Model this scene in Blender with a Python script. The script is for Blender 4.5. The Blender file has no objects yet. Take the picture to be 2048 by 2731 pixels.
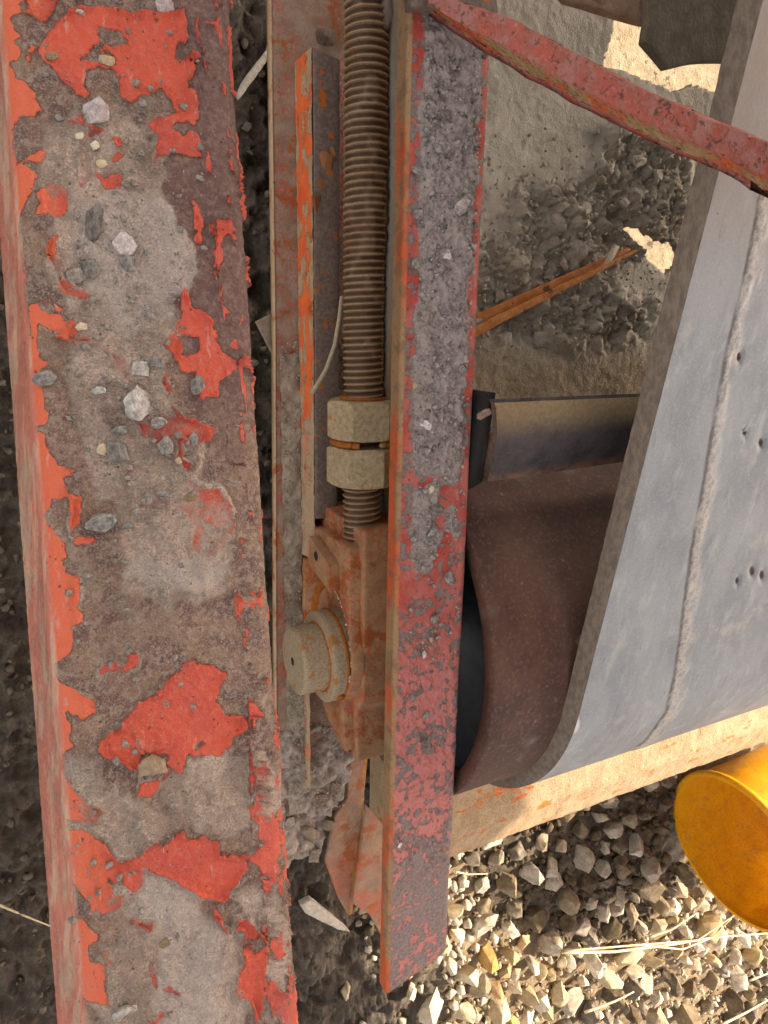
import bpy, bmesh, math, random
import numpy as np
from mathutils import Vector, Matrix
rnd = random.Random(7)
SC = bpy.context.scene

# ------------------------------------------------------------------ camera
F = 1900.0; CX, CY = 1024.0, 1365.5; CAMH = 0.9        # photo pixels; camera 0.9 m above the ground
def nrm(v):
    v = np.array(v, float); return v / np.linalg.norm(v)
_mY = nrm([900 - 1024, 8500 - 1365.5, F])
_n = nrm([-990, -523, F]); _n = nrm(_n - _mY * (_n @ _mY))
_Y, _Z = -_mY, -_n; _X = np.cross(_Y, _Z)
ROT = np.array([_X, _Y, _Z])
def W(px, py, z):
    """the world point on the level z seen at photo pixel px, py"""
    d = ROT @ np.array([px - CX, py - CY, F])
    return np.array([0, 0, CAMH]) + d * ((z - CAMH) / d[2])
def PIX(v):
    """photo pixel of world points (n,3)"""
    c = (np.asarray(v, float) - [0, 0, CAMH]) @ ROT
    return np.stack([CX + F * c[:, 0] / c[:, 2], CY + F * c[:, 1] / c[:, 2]], 1)
cd = bpy.data.cameras.new('camera'); cam = bpy.data.objects.new('camera', cd)
SC.collection.objects.link(cam); SC.camera = cam
cd.sensor_fit = 'HORIZONTAL'; cd.sensor_width = 36; cd.lens = 36 * F / 2048
cd.clip_start = 0.01; cd.clip_end = 200
r_, u_, f_ = ROT @ [1, 0, 0], ROT @ [0, -1, 0], ROT @ [0, 0, 1]
cam.matrix_world = Matrix(((r_[0], u_[0], -f_[0], 0), (r_[1], u_[1], -f_[1], 0), (r_[2], u_[2], -f_[2], CAMH), (0, 0, 0, 1)))

# ------------------------------------------------------------------ light
SUN_EL, SUN_AZ = 35.0, -13.0                              # degrees; azimuth measured from +X towards -Y
el, az = math.radians(SUN_EL), math.radians(SUN_AZ)
SD = Vector((math.cos(el) * math.cos(az), -math.cos(el) * math.sin(az), math.sin(el)))
wd = bpy.data.worlds.new('World'); SC.world = wd; wd.use_nodes = True
nt = wd.node_tree; bg = nt.nodes['Background']; sk = nt.nodes.new('ShaderNodeTexSky')
sk.sky_type = 'NISHITA'; sk.sun_disc = False; sk.sun_elevation = el
sk.sun_rotation = math.atan2(SD.x, SD.y); sk.dust_density = 4.0; sk.air_density = 1.0; sk.ozone_density = 0.6
hz_ = nt.nodes.new('ShaderNodeMix'); hz_.data_type = 'RGBA'; hz_.blend_type = 'MULTIPLY'; hz_.inputs[0].default_value = 1; hz_.inputs[7].default_value = (1.10, .98, .86, 1)   # milky haze takes the blue out
hs_ = nt.nodes.new('ShaderNodeHueSaturation'); hs_.inputs['Saturation'].default_value = .30; nt.links.new(sk.outputs[0], hs_.inputs['Color']); nt.links.new(hs_.outputs[0], hz_.inputs[6]); nt.links.new(hz_.outputs[2], bg.inputs[0]); bg.inputs[1].default_value = 0.15
sl = bpy.data.lights.new('sun', 'SUN'); so = bpy.data.objects.new('sun', sl); SC.collection.objects.link(so)
sl.energy = 3.7; sl.angle = math.radians(0.6); sl.color = (1.0, 0.86, 0.66)
so.rotation_euler = SD.to_track_quat('Z', 'Y').to_euler(); so.location = (3, -1, 3)
SC.view_settings.view_transform = 'Standard'; SC.view_settings.look = 'None'
SC.view_settings.exposure = 1.82; SC.view_settings.gamma = 1
try: SC.view_settings.use_curve_mapping = False
except Exception: pass

# ------------------------------------------------------------------ numpy noise
def _h(ix, iy, iz, s):
    h = (ix.astype(np.int64) * 374761393 + iy.astype(np.int64) * 668265263 + iz.astype(np.int64) * 2147483647 + s * 974634777) & 0xffffffff
    h = ((h ^ (h >> 13)) * 1274126177) & 0xffffffff
    return ((h ^ (h >> 16)) & 0xffff) / 65535.0
def vnoise(p, s=0):
    i = np.floor(p); f = p - i; f = f * f * (3 - 2 * f); x, y, z = i.T; a, b, c = f.T
    r = 0
    for dx in (0, 1):
        for dy in (0, 1):
            for dz in (0, 1):
                r = r + (a if dx else 1 - a) * (b if dy else 1 - b) * (c if dz else 1 - c) * _h(x + dx, y + dy, z + dz, s)
    return r
def fbm(p, sc, o=4, s=0, g=.5):
    p = np.asarray(p) * sc; t = 0; A = 1; n = 0
    for k in range(o):
        t = t + A * vnoise(p + 17.3 * k, s + k); n += A; A *= g; p = p * 2.03
    return t / n
def sstep(x, a, b):
    t = np.clip((x - a) / (b - a), 0, 1); return t * t * (3 - 2 * t)
def sdf(q, poly):
    """signed distance of points q (n,2) to a polygon, positive inside (clamped at -90)"""
    poly = np.array(poly, float); out = np.full(len(q), -90.0)
    m = (q[:, 0] > poly[:, 0].min() - 90) & (q[:, 0] < poly[:, 0].max() + 90) & (q[:, 1] > poly[:, 1].min() - 90) & (q[:, 1] < poly[:, 1].max() + 90)
    if not m.any(): return out
    p = q[m]; d = np.full(len(p), 1e18); ins = np.zeros(len(p), bool); n = len(poly)
    for i in range(n):
        a, b = poly[i], poly[(i + 1) % n]; e = b - a; w = p - a
        t = np.clip((w @ e) / max(e @ e, 1e-9), 0, 1); r = w - t[:, None] * e
        d = np.minimum(d, (r * r).sum(1))
        c = (a[1] > p[:, 1]) != (b[1] > p[:, 1])
        if c.any():
            xx = a[0] + (p[:, 1] - a[1]) * e[0] / (e[1] if abs(e[1]) > 1e-9 else 1e-9)
            ins ^= c & (p[:, 0] < xx)
    d = np.sqrt(d); out[m] = np.where(ins, d, -d); return np.maximum(out, -90)
def crop(pts, ox, oy, s): return [(ox + a / s, oy + b / s) for a, b in pts]

# ------------------------------------------------------------------ material kit
class Mat:
    def __init__(s, name, rough=.8, spec=.3, metal=0.0):
        s.m = bpy.data.materials.new(name); s.m.use_nodes = True; s.t = s.m.node_tree
        s.b = s.t.nodes['Principled BSDF']; s.b.inputs['Roughness'].default_value = rough
        s.b.inputs['Specular IOR Level'].default_value = spec; s.b.inputs['Metallic'].default_value = metal
        s.co = s.t.nodes.new('ShaderNodeTexCoord').outputs['Object']
    def N(s, ty, **k):
        n = s.t.nodes.new(ty)
        for a, b in k.items(): setattr(n, a, b)
        return n
    def put(s, sock, v):
        if isinstance(v, (int, float)): sock.default_value = v
        elif isinstance(v, tuple): sock.default_value = v if len(v) == 4 or len(sock.default_value) == 3 else (*v, 1)
        else: s.t.links.new(v, sock)
    def noise(s, sc, det=4, ro=.55, dist=0, stretch=None, off=0):
        n = s.N('ShaderNodeTexNoise'); v = s.co
        if stretch or off:
            mp = s.N('ShaderNodeMapping'); s.t.links.new(v, mp.inputs[0])
            mp.inputs['Scale'].default_value = stretch or (1, 1, 1); mp.inputs['Location'].default_value = (off, off * 1.7, off * .3); v = mp.outputs[0]
        s.t.links.new(v, n.inputs['Vector']); n.inputs['Scale'].default_value = sc; n.inputs['Detail'].default_value = det
        n.inputs['Roughness'].default_value = ro; n.inputs['Distortion'].default_value = dist
        return n.outputs['Fac']
    def voro(s, sc, feat='F1', ran=1):
        n = s.N('ShaderNodeTexVoronoi', feature=feat); s.t.links.new(s.co, n.inputs['Vector']); n.inputs['Scale'].default_value = sc
        n.inputs['Randomness'].default_value = ran
        return n.outputs['Distance']
    def attr(s, name):
        return s.N('ShaderNodeAttribute', attribute_name=name).outputs['Fac']
    def step(s, v, a, b, c=0, d=1):
        n = s.N('ShaderNodeMapRange', interpolation_type='SMOOTHSTEP'); s.put(n.inputs[0], v)
        for i, x in zip((1, 2, 3, 4), (a, b, c, d)): n.inputs[i].default_value = x
        return n.outputs[0]
    def math(s, op, a, b=0.0):
        n = s.N('ShaderNodeMath', operation=op); s.put(n.inputs[0], a); s.put(n.inputs[1], b); return n.outputs[0]
    def mix(s, f, a, b, mode='MIX'):
        n = s.N('ShaderNodeMix', data_type='RGBA', blend_type=mode); s.put(n.inputs[0], f); s.put(n.inputs[6], a); s.put(n.inputs[7], b); return n.outputs[2]
    def bump(s, h, st, dist, prev=None):
        n = s.N('ShaderNodeBump'); n.inputs['Strength'].default_value = st; n.inputs['Distance'].default_value = dist; s.put(n.inputs['Height'], h)
        if prev: s.t.links.new(prev, n.inputs['Normal'])
        return n.outputs[0]
    def sp(s): return s.N('ShaderNodeNewGeometry').outputs['Position']
    def out(s, col=None, nor=None, rough=None):
        if col is not None: s.put(s.b.inputs['Base Color'], col)
        if nor is not None: s.t.links.new(nor, s.b.inputs['Normal'])
        if rough is not None: s.put(s.b.inputs['Roughness'], rough)
        return s.m

RED = (.46, .055, .032); ORANGE = (.72, .115, .03); PINK = (.44, .13, .11)
DUST = (.40, .32, .265); TAN = (.42, .32, .20); RUST = (.38, .10, .012); PURPLE = (.115, .068, .062); BROWN = (.15, .09, .058)

def mat_paint(name, base=(PURPLE, BROWN), paint=(ORANGE, RED), cover=None, dust=.5, dustc=DUST, rust=.3, sc=1.0, bumpd=.0006, rough=.75, edge=0.0):
    """old painted steel: base metal, flaking paint (mask from attribute 'paint' in px, or from noise), dust, rust stains"""
    M = Mat(name, rough)
    n1 = M.noise(60 * sc, 6, .65); n2 = M.noise(320 * sc, 5, .7, off=3); n3 = M.noise(25 * sc, 4, .6, off=9); n4 = M.noise(900 * sc, 3, .7, off=5)
    c = M.mix(M.step(n1, .35, .65), base[0], base[1])
    c = M.mix(M.step(n4, .3, .8), c, M.mix(.5, c, (.32, .26, .22)))
    if cover is None:
        a = M.attr('paint'); pm = M.math('ADD', a, M.math('MULTIPLY', M.math('SUBTRACT', n2, .5), 26.0))
        pm = M.math('ADD', pm, M.math('MULTIPLY', M.math('SUBTRACT', n4, .5), 8.0)); mask = M.step(pm, -.8, .8); hgt = M.step(pm, -1.5, 2.5)
        d = M.attr('dust')
    else:
        pm = M.math('ADD', M.math('MULTIPLY', n2, .6), M.math('MULTIPLY', n3, .4)); mask = M.step(pm, .5 - cover - .02, .5 - cover + .02); hgt = mask; d = dust
    pc = M.mix(M.step(n3, .35, .65), paint[0], paint[1])
    c = M.mix(mask, c, pc)
    dn = M.math('ADD', M.math('MULTIPLY', n1, .5), M.math('MULTIPLY', n2, .5))
    dm = M.step(M.math('ADD', dn, M.math('SUBTRACT', d, 1.0)), -.12, .12)
    dm = M.math('MULTIPLY', dm, M.step(n4, .2, .6, .45, 1))
    dcol = M.mix(M.step(n2, .3, .7), dustc, tuple(x * .72 for x in dustc))
    c = M.mix(M.math('MULTIPLY', dm, .9), c, dcol)
    if rust:
        rm = M.step(M.noise(38 * sc, 5, .7, off=21), .66 - rust * .25, .72 - rust * .18)
        c = M.mix(M.math('MULTIPLY', rm, .85), c, M.mix(n4, RUST, (.20, .045, .01)))
    spk = M.step(M.noise(1500 * sc, 2, .5, off=2), .64, .7); c = M.mix(M.math('MULTIPLY', spk, .35), c, (.05, .04, .04))
    h = M.math('ADD', M.math('MULTIPLY', n2, .6), M.math('MULTIPLY', n4, .4)); h = M.math('ADD', h, M.math('MULTIPLY', hgt, .8))
    h = M.math('ADD', h, M.math('MULTIPLY', dm, .35))
    ro = M.mix(M.math('MULTIPLY', mask, M.math('SUBTRACT', 1.0, dm)), (.85, .85, .85), (.42, .42, .42))
    return M.out(c, M.bump(h, .8, bumpd), ro)

def mat_rock(name, c1, c2, sc=60, bd=.002, rough=.9, spec=.2):
    M = Mat(name, rough, spec); n1 = M.noise(sc, 6, .65); n2 = M.noise(sc * 6, 4, .7, off=4)
    oi = M.N('ShaderNodeObjectInfo').outputs['Random']
    c = M.mix(M.step(n1, .3, .7), c1, c2); c = M.mix(M.step(n2, .35, .7, 0, .5), c, tuple(x * .5 for x in c1))
    hs = M.N('ShaderNodeHueSaturation'); M.put(hs.inputs['Color'], c); M.put(hs.inputs['Value'], M.step(oi, 0, 1, .75, 1.3)); M.put(hs.inputs['Saturation'], M.step(oi, 0, 1, 1.25, .7))
    h = M.math('ADD', n1, M.math('MULTIPLY', n2, .4))
    return M.out(hs.outputs[0], M.bump(h, .7, bd))

def mat_plain(name, c1, c2, sc=200, bd=.0004, rough=.8, st=None, spec=.3, metal=0.0, spots=None):
    M = Mat(name, rough, spec, metal); n1 = M.noise(sc, 6, .65, stretch=st); n2 = M.noise(sc * 7, 3, .7, off=4)
    c = M.mix(M.step(n1, .32, .68), c1, c2); c = M.mix(M.step(n2, .3, .8, 0, .5), c, tuple(x * .55 for x in c1))
    if spots: c = M.mix(M.step(M.noise(spots[1], 4, .6, off=8), spots[2], spots[2] + .06), c, spots[0])
    return M.out(c, M.bump(M.math('ADD', n1, M.math('MULTIPLY', n2, .4)), .7, bd))

# ------------------------------------------------------------------ object kit
def tag(o, label=None, cat=None, group=None, kind=None):
    if label: o['label'] = label
    if cat: o['category'] = cat
    if group: o['group'] = group
    if kind: o['kind'] = kind
    return o
def link(name, me, mat=None, parent=None, loc=None):
    o = bpy.data.objects.new(name, me); SC.collection.objects.link(o)
    if mat is not None and not me.materials: me.materials.append(mat)
    if loc is not None: o.location = loc
    if parent:
        o.parent = parent
        w = Vector((0, 0, 0)); p = parent
        while p: w += p.location; p = p.parent
        o.location = o.location - w
    return o
def thing(name, loc, label, cat, group=None):
    o = bpy.data.objects.new(name, None); SC.collection.objects.link(o); o.location = loc; o.empty_display_size = .02
    return tag(o, label, cat, group)
def mesh(name, v, f, smooth=True, attrs=None):
    me = bpy.data.meshes.new(name); me.from_pydata([tuple(map(float, x)) for x in v] if not isinstance(v, np.ndarray) else v.tolist(), [], f)
    if smooth: me.polygons.foreach_set('use_smooth', [True] * len(me.polygons))
    for k, a in (attrs or {}).items():
        at = me.attributes.new(k, 'FLOAT', 'POINT'); at.data.foreach_set('value', np.asarray(a, np.float32))
    me.update(); return me
def gridmesh(name, V, attrs=None, closeu=False, closev=False, flip=False, smooth=True):
    """V: array (nv, nu, 3)"""
    nv, nu = V.shape[:2]; i = np.arange(nv * nu).reshape(nv, nu)
    if closeu: i = np.concatenate([i, i[:, :1]], 1)
    if closev: i = np.concatenate([i, i[:1]], 0)
    q = np.stack([i[:-1, :-1], i[:-1, 1:], i[1:, 1:], i[1:, :-1]], -1).reshape(-1, 4)
    if flip: q = q[:, ::-1]
    P = V.reshape(-1, 3).astype(np.float32)
    me = bpy.data.meshes.new(name); me.vertices.add(len(P)); me.vertices.foreach_set('co', P.ravel())
    me.loops.add(q.size); me.loops.foreach_set('vertex_index', q.ravel().astype(np.int32))
    me.polygons.add(len(q)); me.polygons.foreach_set('loop_start', np.arange(0, q.size, 4, dtype=np.int32))
    me.polygons.foreach_set('use_smooth', np.full(len(q), smooth))
    for k, a in (attrs or {}).items():
        at = me.attributes.new(k, 'FLOAT', 'POINT'); at.data.foreach_set('value', np.asarray(a, np.float32).ravel())
    me.update(calc_edges=True); me.validate(); return me
def bevel(me, w, seg=2):
    bm = bmesh.new(); bm.from_mesh(me); bmesh.ops.recalc_face_normals(bm, faces=bm.faces)
    es = [e for e in bm.edges if len(e.link_faces) == 2 and e.calc_face_angle(0) > .5]
    bmesh.ops.bevel(bm, geom=es, offset=w, segments=seg, affect='EDGES', profile=.5)
    bm.to_mesh(me); bm.free(); me.polygons.foreach_set('use_smooth', [True] * len(me.polygons)); me.update(); return me
def prism(top, vec, name='p', bw=.001):
    """closed prism: polygon 'top' (3D points) swept by vec"""
    n = len(top); t = [Vector(p) for p in top]; b = [p + Vector(vec) for p in t]
    f = [tuple(range(n)), tuple(range(2 * n - 1, n - 1, -1))] + [(i, n + i, n + (i + 1) % n, (i + 1) % n) for i in range(n)]
    me = mesh(name, [tuple(p) for p in t + b], f, False)
    return bevel(me, bw) if bw else me
def slab(pts, z, th, bw=.001, name='slab'):
    return prism([W(a, b, z) for a, b in pts], (0, 0, -th), name, bw)
def box(x0, x1, y0, y1, z0, z1, bw=.001):
    return prism([(x0, y0, z1), (x1, y0, z1), (x1, y1, z1), (x0, y1, z1)], (0, 0, z0 - z1), 'box', bw)
def rough_up(me, amp, sc, cuts=0, s=0):
    """subdivide long edges and push the vertices by noise, for worn metal"""
    if cuts:
        bm = bmesh.new(); bm.from_mesh(me)
        for k in range(cuts):
            bmesh.ops.triangulate(bm, faces=[f for f in bm.faces if len(f.verts) > 4])
            L = max(e.calc_length() for e in bm.edges)
            bmesh.ops.subdivide_edges(bm, edges=[e for e in bm.edges if e.calc_length() > L * .4], cuts=1, use_grid_fill=True)
        bm.to_mesh(me); bm.free()
    n = len(me.vertices); co = np.empty(n * 3, np.float32); me.vertices.foreach_get('co', co); co = co.reshape(-1, 3)
    d = np.stack([fbm(co + k * 3.1, sc, 4, s + k) - .5 for k in range(3)], 1); co += (d * 2 * amp).astype(np.float32)
    me.vertices.foreach_set('co', co.ravel()); me.polygons.foreach_set('use_smooth', [True] * len(me.polygons)); me.update(); return me
def lathe_x(prof, cy, cz, n=64, name='lathe'):
    """profile [(x, r)...] turned about the line y=cy, z=cz parallel to X"""
    th = np.linspace(0, 2 * np.pi, n, endpoint=False)
    V = np.stack([np.stack([0 * th + x, cy + r * np.cos(th), cz + r * np.sin(th)], 1) for x, r in prof])
    return gridmesh(name, V, closeu=True)
def tube(pts, r, n=8, name='tube', taper=None):
    pts = [Vector(p) for p in pts]; V = []
    for i, p in enumerate(pts):
        d = (pts[min(i + 1, len(pts) - 1)] - pts[max(i - 1, 0)]).normalized(); a = d.orthogonal().normalized(); b = d.cross(a)
        rr = r if taper is None else r * taper(i / (len(pts) - 1))
        V.append([tuple(p + (a * math.cos(t) + b * math.sin(t)) * rr) for t in np.linspace(0, 2 * math.pi, n, endpoint=False)])
    V = np.array([[tuple(pts[0])] * n] + V + [[tuple(pts[-1])] * n])
    return gridmesh(name, V, closeu=True)
def rockmesh(seed, n=16, sq=(1, .8, .6), sub=0):
    r = random.Random(seed); bm = bmesh.new()
    for k in range(n):
        v = Vector((r.gauss(0, 1), r.gauss(0, 1), r.gauss(0, 1))).normalized() * r.uniform(.78, 1)
        bm.verts.new((v.x * sq[0], v.y * sq[1], v.z * sq[2]))
    g = bmesh.ops.convex_hull(bm, input=bm.verts)
    bmesh.ops.delete(bm, geom=[x for x in g['geom_interior'] if isinstance(x, bmesh.types.BMVert)], context='VERTS')
    if sub:
        bmesh.ops.bevel(bm, geom=list(bm.edges), offset=.06, segments=1, affect='EDGES')
    bmesh.ops.recalc_face_normals(bm, faces=bm.faces)
    me = bpy.data.meshes.new('stone'); bm.to_mesh(me); bm.free(); return me
def roughrock(seed, sq):
    me = rockmesh(seed, 13 + seed % 6, sq); bm = bmesh.new(); bm.from_mesh(me); bmesh.ops.triangulate(bm, faces=bm.faces)
    for k in range(2): bmesh.ops.subdivide_edges(bm, edges=bm.edges[:], cuts=1, use_grid_fill=True, smooth=.02)
    bm.to_mesh(me); bm.free(); n = len(me.vertices); co = np.empty(n * 3, np.float32); me.vertices.foreach_get('co', co); co = co.reshape(-1, 3)
    d = (fbm(co + seed * 5.1, 2.2, 4, seed) - .5) * .34 + (fbm(co + seed * 2.1, 7, 3, seed + 3) - .5) * .14; co *= (1 + d[:, None]).astype(np.float32)
    me.vertices.foreach_set('co', co.ravel()); me.polygons.foreach_set('use_smooth', [True] * len(me.polygons)); me.update(); me.set_sharp_from_angle(angle=.62); return me
ROUGH = [roughrock(100 + i, (1, rnd.uniform(.7, .95), rnd.uniform(.55, .8))) for i in range(16)]
ROCKS = [rockmesh(i, 11 + i % 7, (1, rnd.uniform(.65, .95), rnd.uniform(.5, .8))) for i in range(16)]
def meshcopy(me, mat):
    m = me.copy(); m.materials.clear(); m.materials.append(mat); return m
def joined(items, name, mat):
    """items: (mesh, scale, rot, loc) -> one mesh"""
    VV, FF, o = [], [], 0; cache = {}
    for me, s, rot, loc in items:
        if me.name not in cache:
            bm = bmesh.new(); bm.from_mesh(me); bmesh.ops.triangulate(bm, faces=bm.faces)
            cache[me.name] = (np.array([v.co[:] for v in bm.verts]), np.array([[v.index for v in f.verts] for f in bm.faces])); bm.free()
        v, f = cache[me.name]; R3 = np.array(rot.to_matrix())
        VV.append((v * s) @ R3.T + np.array(loc)); FF.append(f + o); o += len(v)
    V = np.concatenate(VV).astype(np.float32); q = np.concatenate(FF)
    me = bpy.data.meshes.new(name); me.vertices.add(len(V)); me.vertices.foreach_set('co', V.ravel())
    me.loops.add(q.size); me.loops.foreach_set('vertex_index', q.ravel().astype(np.int32))
    me.polygons.add(len(q)); me.polygons.foreach_set('loop_start', np.arange(0, q.size, 3, dtype=np.int32))
    me.update(calc_edges=True); me.materials.append(mat); return me
from mathutils import Euler
def rrot(flat=False):
    return Euler((rnd.uniform(-.5, .5), rnd.uniform(-.5, .5), rnd.uniform(0, 6.28))) if flat else Euler((rnd.uniform(0, 6.28), rnd.uniform(0, 6.28), rnd.uniform(0, 6.28)))

# ================================================================== GROUND
GX = np.concatenate([[-15, -6, -2.5, -1.2, -.7, -.4, -.3, -.22], np.arange(-.16, .50, .003), np.arange(.50, 1.9, .006), [2.1, 2.5, 3.2, 5, 9, 18]])
GY = np.concatenate([[-18, -9, -5, -3.2, -2.5], np.arange(-2.1, -1.15, .008), np.arange(-1.15, .45, .0036), [.5, .6, .7], [.9, 1.3, 2, 3.5, 7, 15]])
gx, gy = np.meshgrid(GX, GY); gp = np.stack([gx.ravel(), gy.ravel(), 0 * gx.ravel()], 1)
def gravel_zone(x, y):     # 1 where the gravel lies
    e = x - (.50 + .10 * np.sin(y * 9)); return sstep(e, -.06, .10) * sstep(-y, .25, .45)
def ground_h(p):
    x, y = p[:, 0], p[:, 1]; g = gravel_zone(x, y)
    mud = (fbm(p, 9, 5, 3) - .5) * .07 + (1 - np.abs(fbm(p, 26, 5, 8) * 2 - 1)) ** 2 * .024 + (fbm(p, 60, 5, 12) - .5) * .020 + ((1 - np.abs(fbm(p * [1, .6, 1], 110, 4, 17) * 2 - 1)) ** 2 - .6) * .006 + (fbm(p, 260, 3, 19) - .5) * .003
    gr = (fbm(p, 6, 4, 5) - .5) * .03 + (fbm(p, 60, 4, 15) - .5) * .012
    far = sstep(-y, 1.35, 1.75) * .02
    return mud * (1 - g) + gr * g - far
BUCKET_SHADOW = [(1230, 2240), (1480, 2120), (1800, 2060), (1850, 2300), (1800, 2400), (1700, 2510), (1560, 2520), (1450, 2520), (1300, 2440), (1250, 2350)]  # outline of the bucket's shadow, painted into soil and stone colours
gh = ground_h(gp); gp[:, 2] = gh - .004
GV = gp.reshape(len(GY), len(GX), 3); shadow_mask = sstep(sdf(PIX(gp), BUCKET_SHADOW) + (fbm(gp, 30, 4, 18) - .5) * 80, -10, 30) * (gp[:, 0] > .3)  # mask that darkens the soil as the bucket's shadow
M = Mat('wet_mud_and_gravel_soil', .7, .5)
n1 = M.noise(14, 6, .65); n2 = M.noise(90, 6, .7, off=3); n3 = M.noise(420, 4, .7, off=6)
mudc = M.mix(M.step(n1, .35, .65), (.040, .029, .018), (.085, .061, .038)); mudc = M.mix(M.step(n2, .5, .7), mudc, (.12, .09, .058)); mudc = M.mix(M.step(n2, .5, .36, 0, .7), mudc, (.03, .022, .015))
soil = M.mix(M.step(n1, .35, .6), (.15, .105, .06), (.28, .205, .12)); soil = M.mix(M.step(n2, .3, .7), M.mix(.5, soil, (.12, .09, .055)), soil)
gcol = M.mix(M.attr('gravel'), mudc, soil); gcol = M.mix(M.step(n3, .66, .74, 0, .35), gcol, (.22, .18, .13))
wet = M.mix(M.attr('gravel'), M.mix(M.step(n1, .48, .60), (.75, .75, .75), (.28, .28, .28)), (.95, .95, .95))
GM = M.out(gcol, M.bump(M.math('ADD', n2, M.math('MULTIPLY', n3, .4)), .9, .006), wet)
ground = link('ground', gridmesh('ground', GV, {'gravel': gravel_zone(gp[:, 0], gp[:, 1]) * (1 - .85 * shadow_mask)}), GM); tag(ground, 'dark wet mud turning into pale sandy gravel under the machine', None, None, 'structure')
def gz(x, y): return float(ground_h(np.array([[x, y, 0.0]]))[0])

M_GRAV = [mat_rock('pale_limestone', (.38, .30, .185), (.55, .455, .31), 2.2, rough=1, spec=.1), mat_rock('grey_stone', (.24, .195, .14), (.42, .35, .25), 2.2, rough=1, spec=.1),
          mat_rock('ochre_stone', (.46, .28, .12), (.60, .46, .28), 2.2, rough=1, spec=.1), mat_rock('dark_stone', (.09, .07, .05), (.22, .18, .125), 2.2, rough=1, spec=.1)]
GR = [[meshcopy(r, m) for r in ROUGH] for m in M_GRAV]
placed = []
def clear(x, y, r):
    for a, b, c in placed:
        if (a - x) ** 2 + (b - y) ** 2 < ((c + r) * .78) ** 2: return False
    return True
big = [(1305, 2560, 78, 2), (1240, 2595, 80, 0), (1155, 2690, 95, 0), (1335, 2700, 85, 0), (1235, 2700, 80, 0), (1290, 2370, 62, 1), (1355, 2600, 60, 0), (1380, 2430, 66, 1), (1470, 2520, 88, 1), (1590, 2575, 90, 0), (1555, 2290, 80, 1),
       (1450, 2250, 60, 1), (1330, 2300, 58, 1), (1420, 2330, 70, 1), (1500, 2260, 55, 1), (1620, 2440, 70, 1), (1560, 2480, 66, 1), (1300, 2420, 58, 1), (1660, 2400, 60, 1), (1750, 2560, 80, 0), (1700, 2600, 80, 0), (1820, 2540, 70, 0), (1910, 2580, 70, 0), (1660, 2300, 60, 3),
       (925, 2650, 38, 0), (1710, 2480, 70, 1), (1380, 2640, 60, 0), (1090, 2640, 50, 0), (1450, 2600, 55, 0), (1500, 2660, 80, 0)]
def in_bucket(x, y, m=0): return x > 1.165 - m and abs(y + 1.0 - (x - 1.17) * .12) < .145 + m
nst = 0
def put_stone(x, y, r, mi, up=.35):
    global nst
    o = link('stone', GR[mi][rnd.randrange(16)], None, ground); o.location = (x, y, gz(x, y) + r * up)
    o.rotation_euler = rrot(); o.scale = (r, r, r); placed.append((x, y, r)); nst += 1
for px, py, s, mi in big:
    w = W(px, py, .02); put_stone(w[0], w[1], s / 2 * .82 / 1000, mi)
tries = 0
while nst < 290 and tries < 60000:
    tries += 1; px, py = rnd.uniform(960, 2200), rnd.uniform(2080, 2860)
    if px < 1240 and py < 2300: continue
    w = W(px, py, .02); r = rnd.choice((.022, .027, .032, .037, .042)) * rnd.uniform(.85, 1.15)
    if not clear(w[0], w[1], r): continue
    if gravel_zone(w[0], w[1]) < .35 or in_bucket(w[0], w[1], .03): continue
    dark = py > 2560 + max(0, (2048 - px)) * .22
    shaded = sdf(np.array([(px, py)], float), BUCKET_SHADOW)[0] > 0
    mi = rnd.choice((1, 3, 3)) if shaded else (rnd.choice((1, 1, 3, 3)) if (px > 1500 and dark) else rnd.choice((0, 0, 0, 0, 1, 2)))  # darker stone colours inside the painted bucket shadow
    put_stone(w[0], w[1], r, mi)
items = []; items2 = []
pl = np.array(placed)
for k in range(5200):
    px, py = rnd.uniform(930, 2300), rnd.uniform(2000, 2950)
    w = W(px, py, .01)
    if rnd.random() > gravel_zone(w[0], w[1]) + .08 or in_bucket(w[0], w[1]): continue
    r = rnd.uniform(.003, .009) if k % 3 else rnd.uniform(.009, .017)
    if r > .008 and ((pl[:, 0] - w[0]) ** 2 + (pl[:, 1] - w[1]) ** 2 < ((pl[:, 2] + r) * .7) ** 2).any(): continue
    shaded = sdf(np.array([(px, py)], float), BUCKET_SHADOW)[0] > 0
    (items2 if shaded or rnd.random() < .18 else items).append((ROCKS[k % 16], r, rrot(), (w[0], w[1], gz(w[0], w[1]) + r * .3)))
fg2 = link('shadow_dark_gravel', joined(items2, 'shadow_dark_gravel', mat_rock('shadow_dark_stone', (.075, .057, .033), (.15, .12, .075), rough=1, spec=.1))); tag(fg2, 'small dark gravel, mostly coloured as the bucket shadow, between the cross tube and the straw', None, None, 'stuff')  # dark colour paints the bucket's shadow; a random share lies outside it
fg = link('fine_gravel', joined(items, 'fine_gravel', mat_rock('fine_gravel_stone', (.31, .24, .145), (.46, .37, .24), rough=1, spec=.1))); tag(fg, 'fine pale gravel filling the gaps between larger stones', None, None, 'stuff')
items = []
for k in range(300):
    px, py = (rnd.uniform(-40, 240), rnd.uniform(300, 2800)) if k < 250 else ((rnd.uniform(600, 740), rnd.uniform(-40, 1600)) if k < 400 else (rnd.uniform(780, 1040), rnd.uniform(2250, 2800)))
    w = W(px, py, .01); r = rnd.uniform(.002, .008) * (1.3 if k > 400 else 1); items.append((ROCKS[k % 16], r, rrot(), (w[0], w[1], gz(w[0], w[1]) + r * .3)))
mg = link('mud_grit', joined(items, 'mud_grit', mat_rock('dark_grit', (.10, .08, .06), (.19, .155, .12)))); tag(mg, 'small dark grit scattered over the wet mud', None, None, 'stuff')

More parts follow.
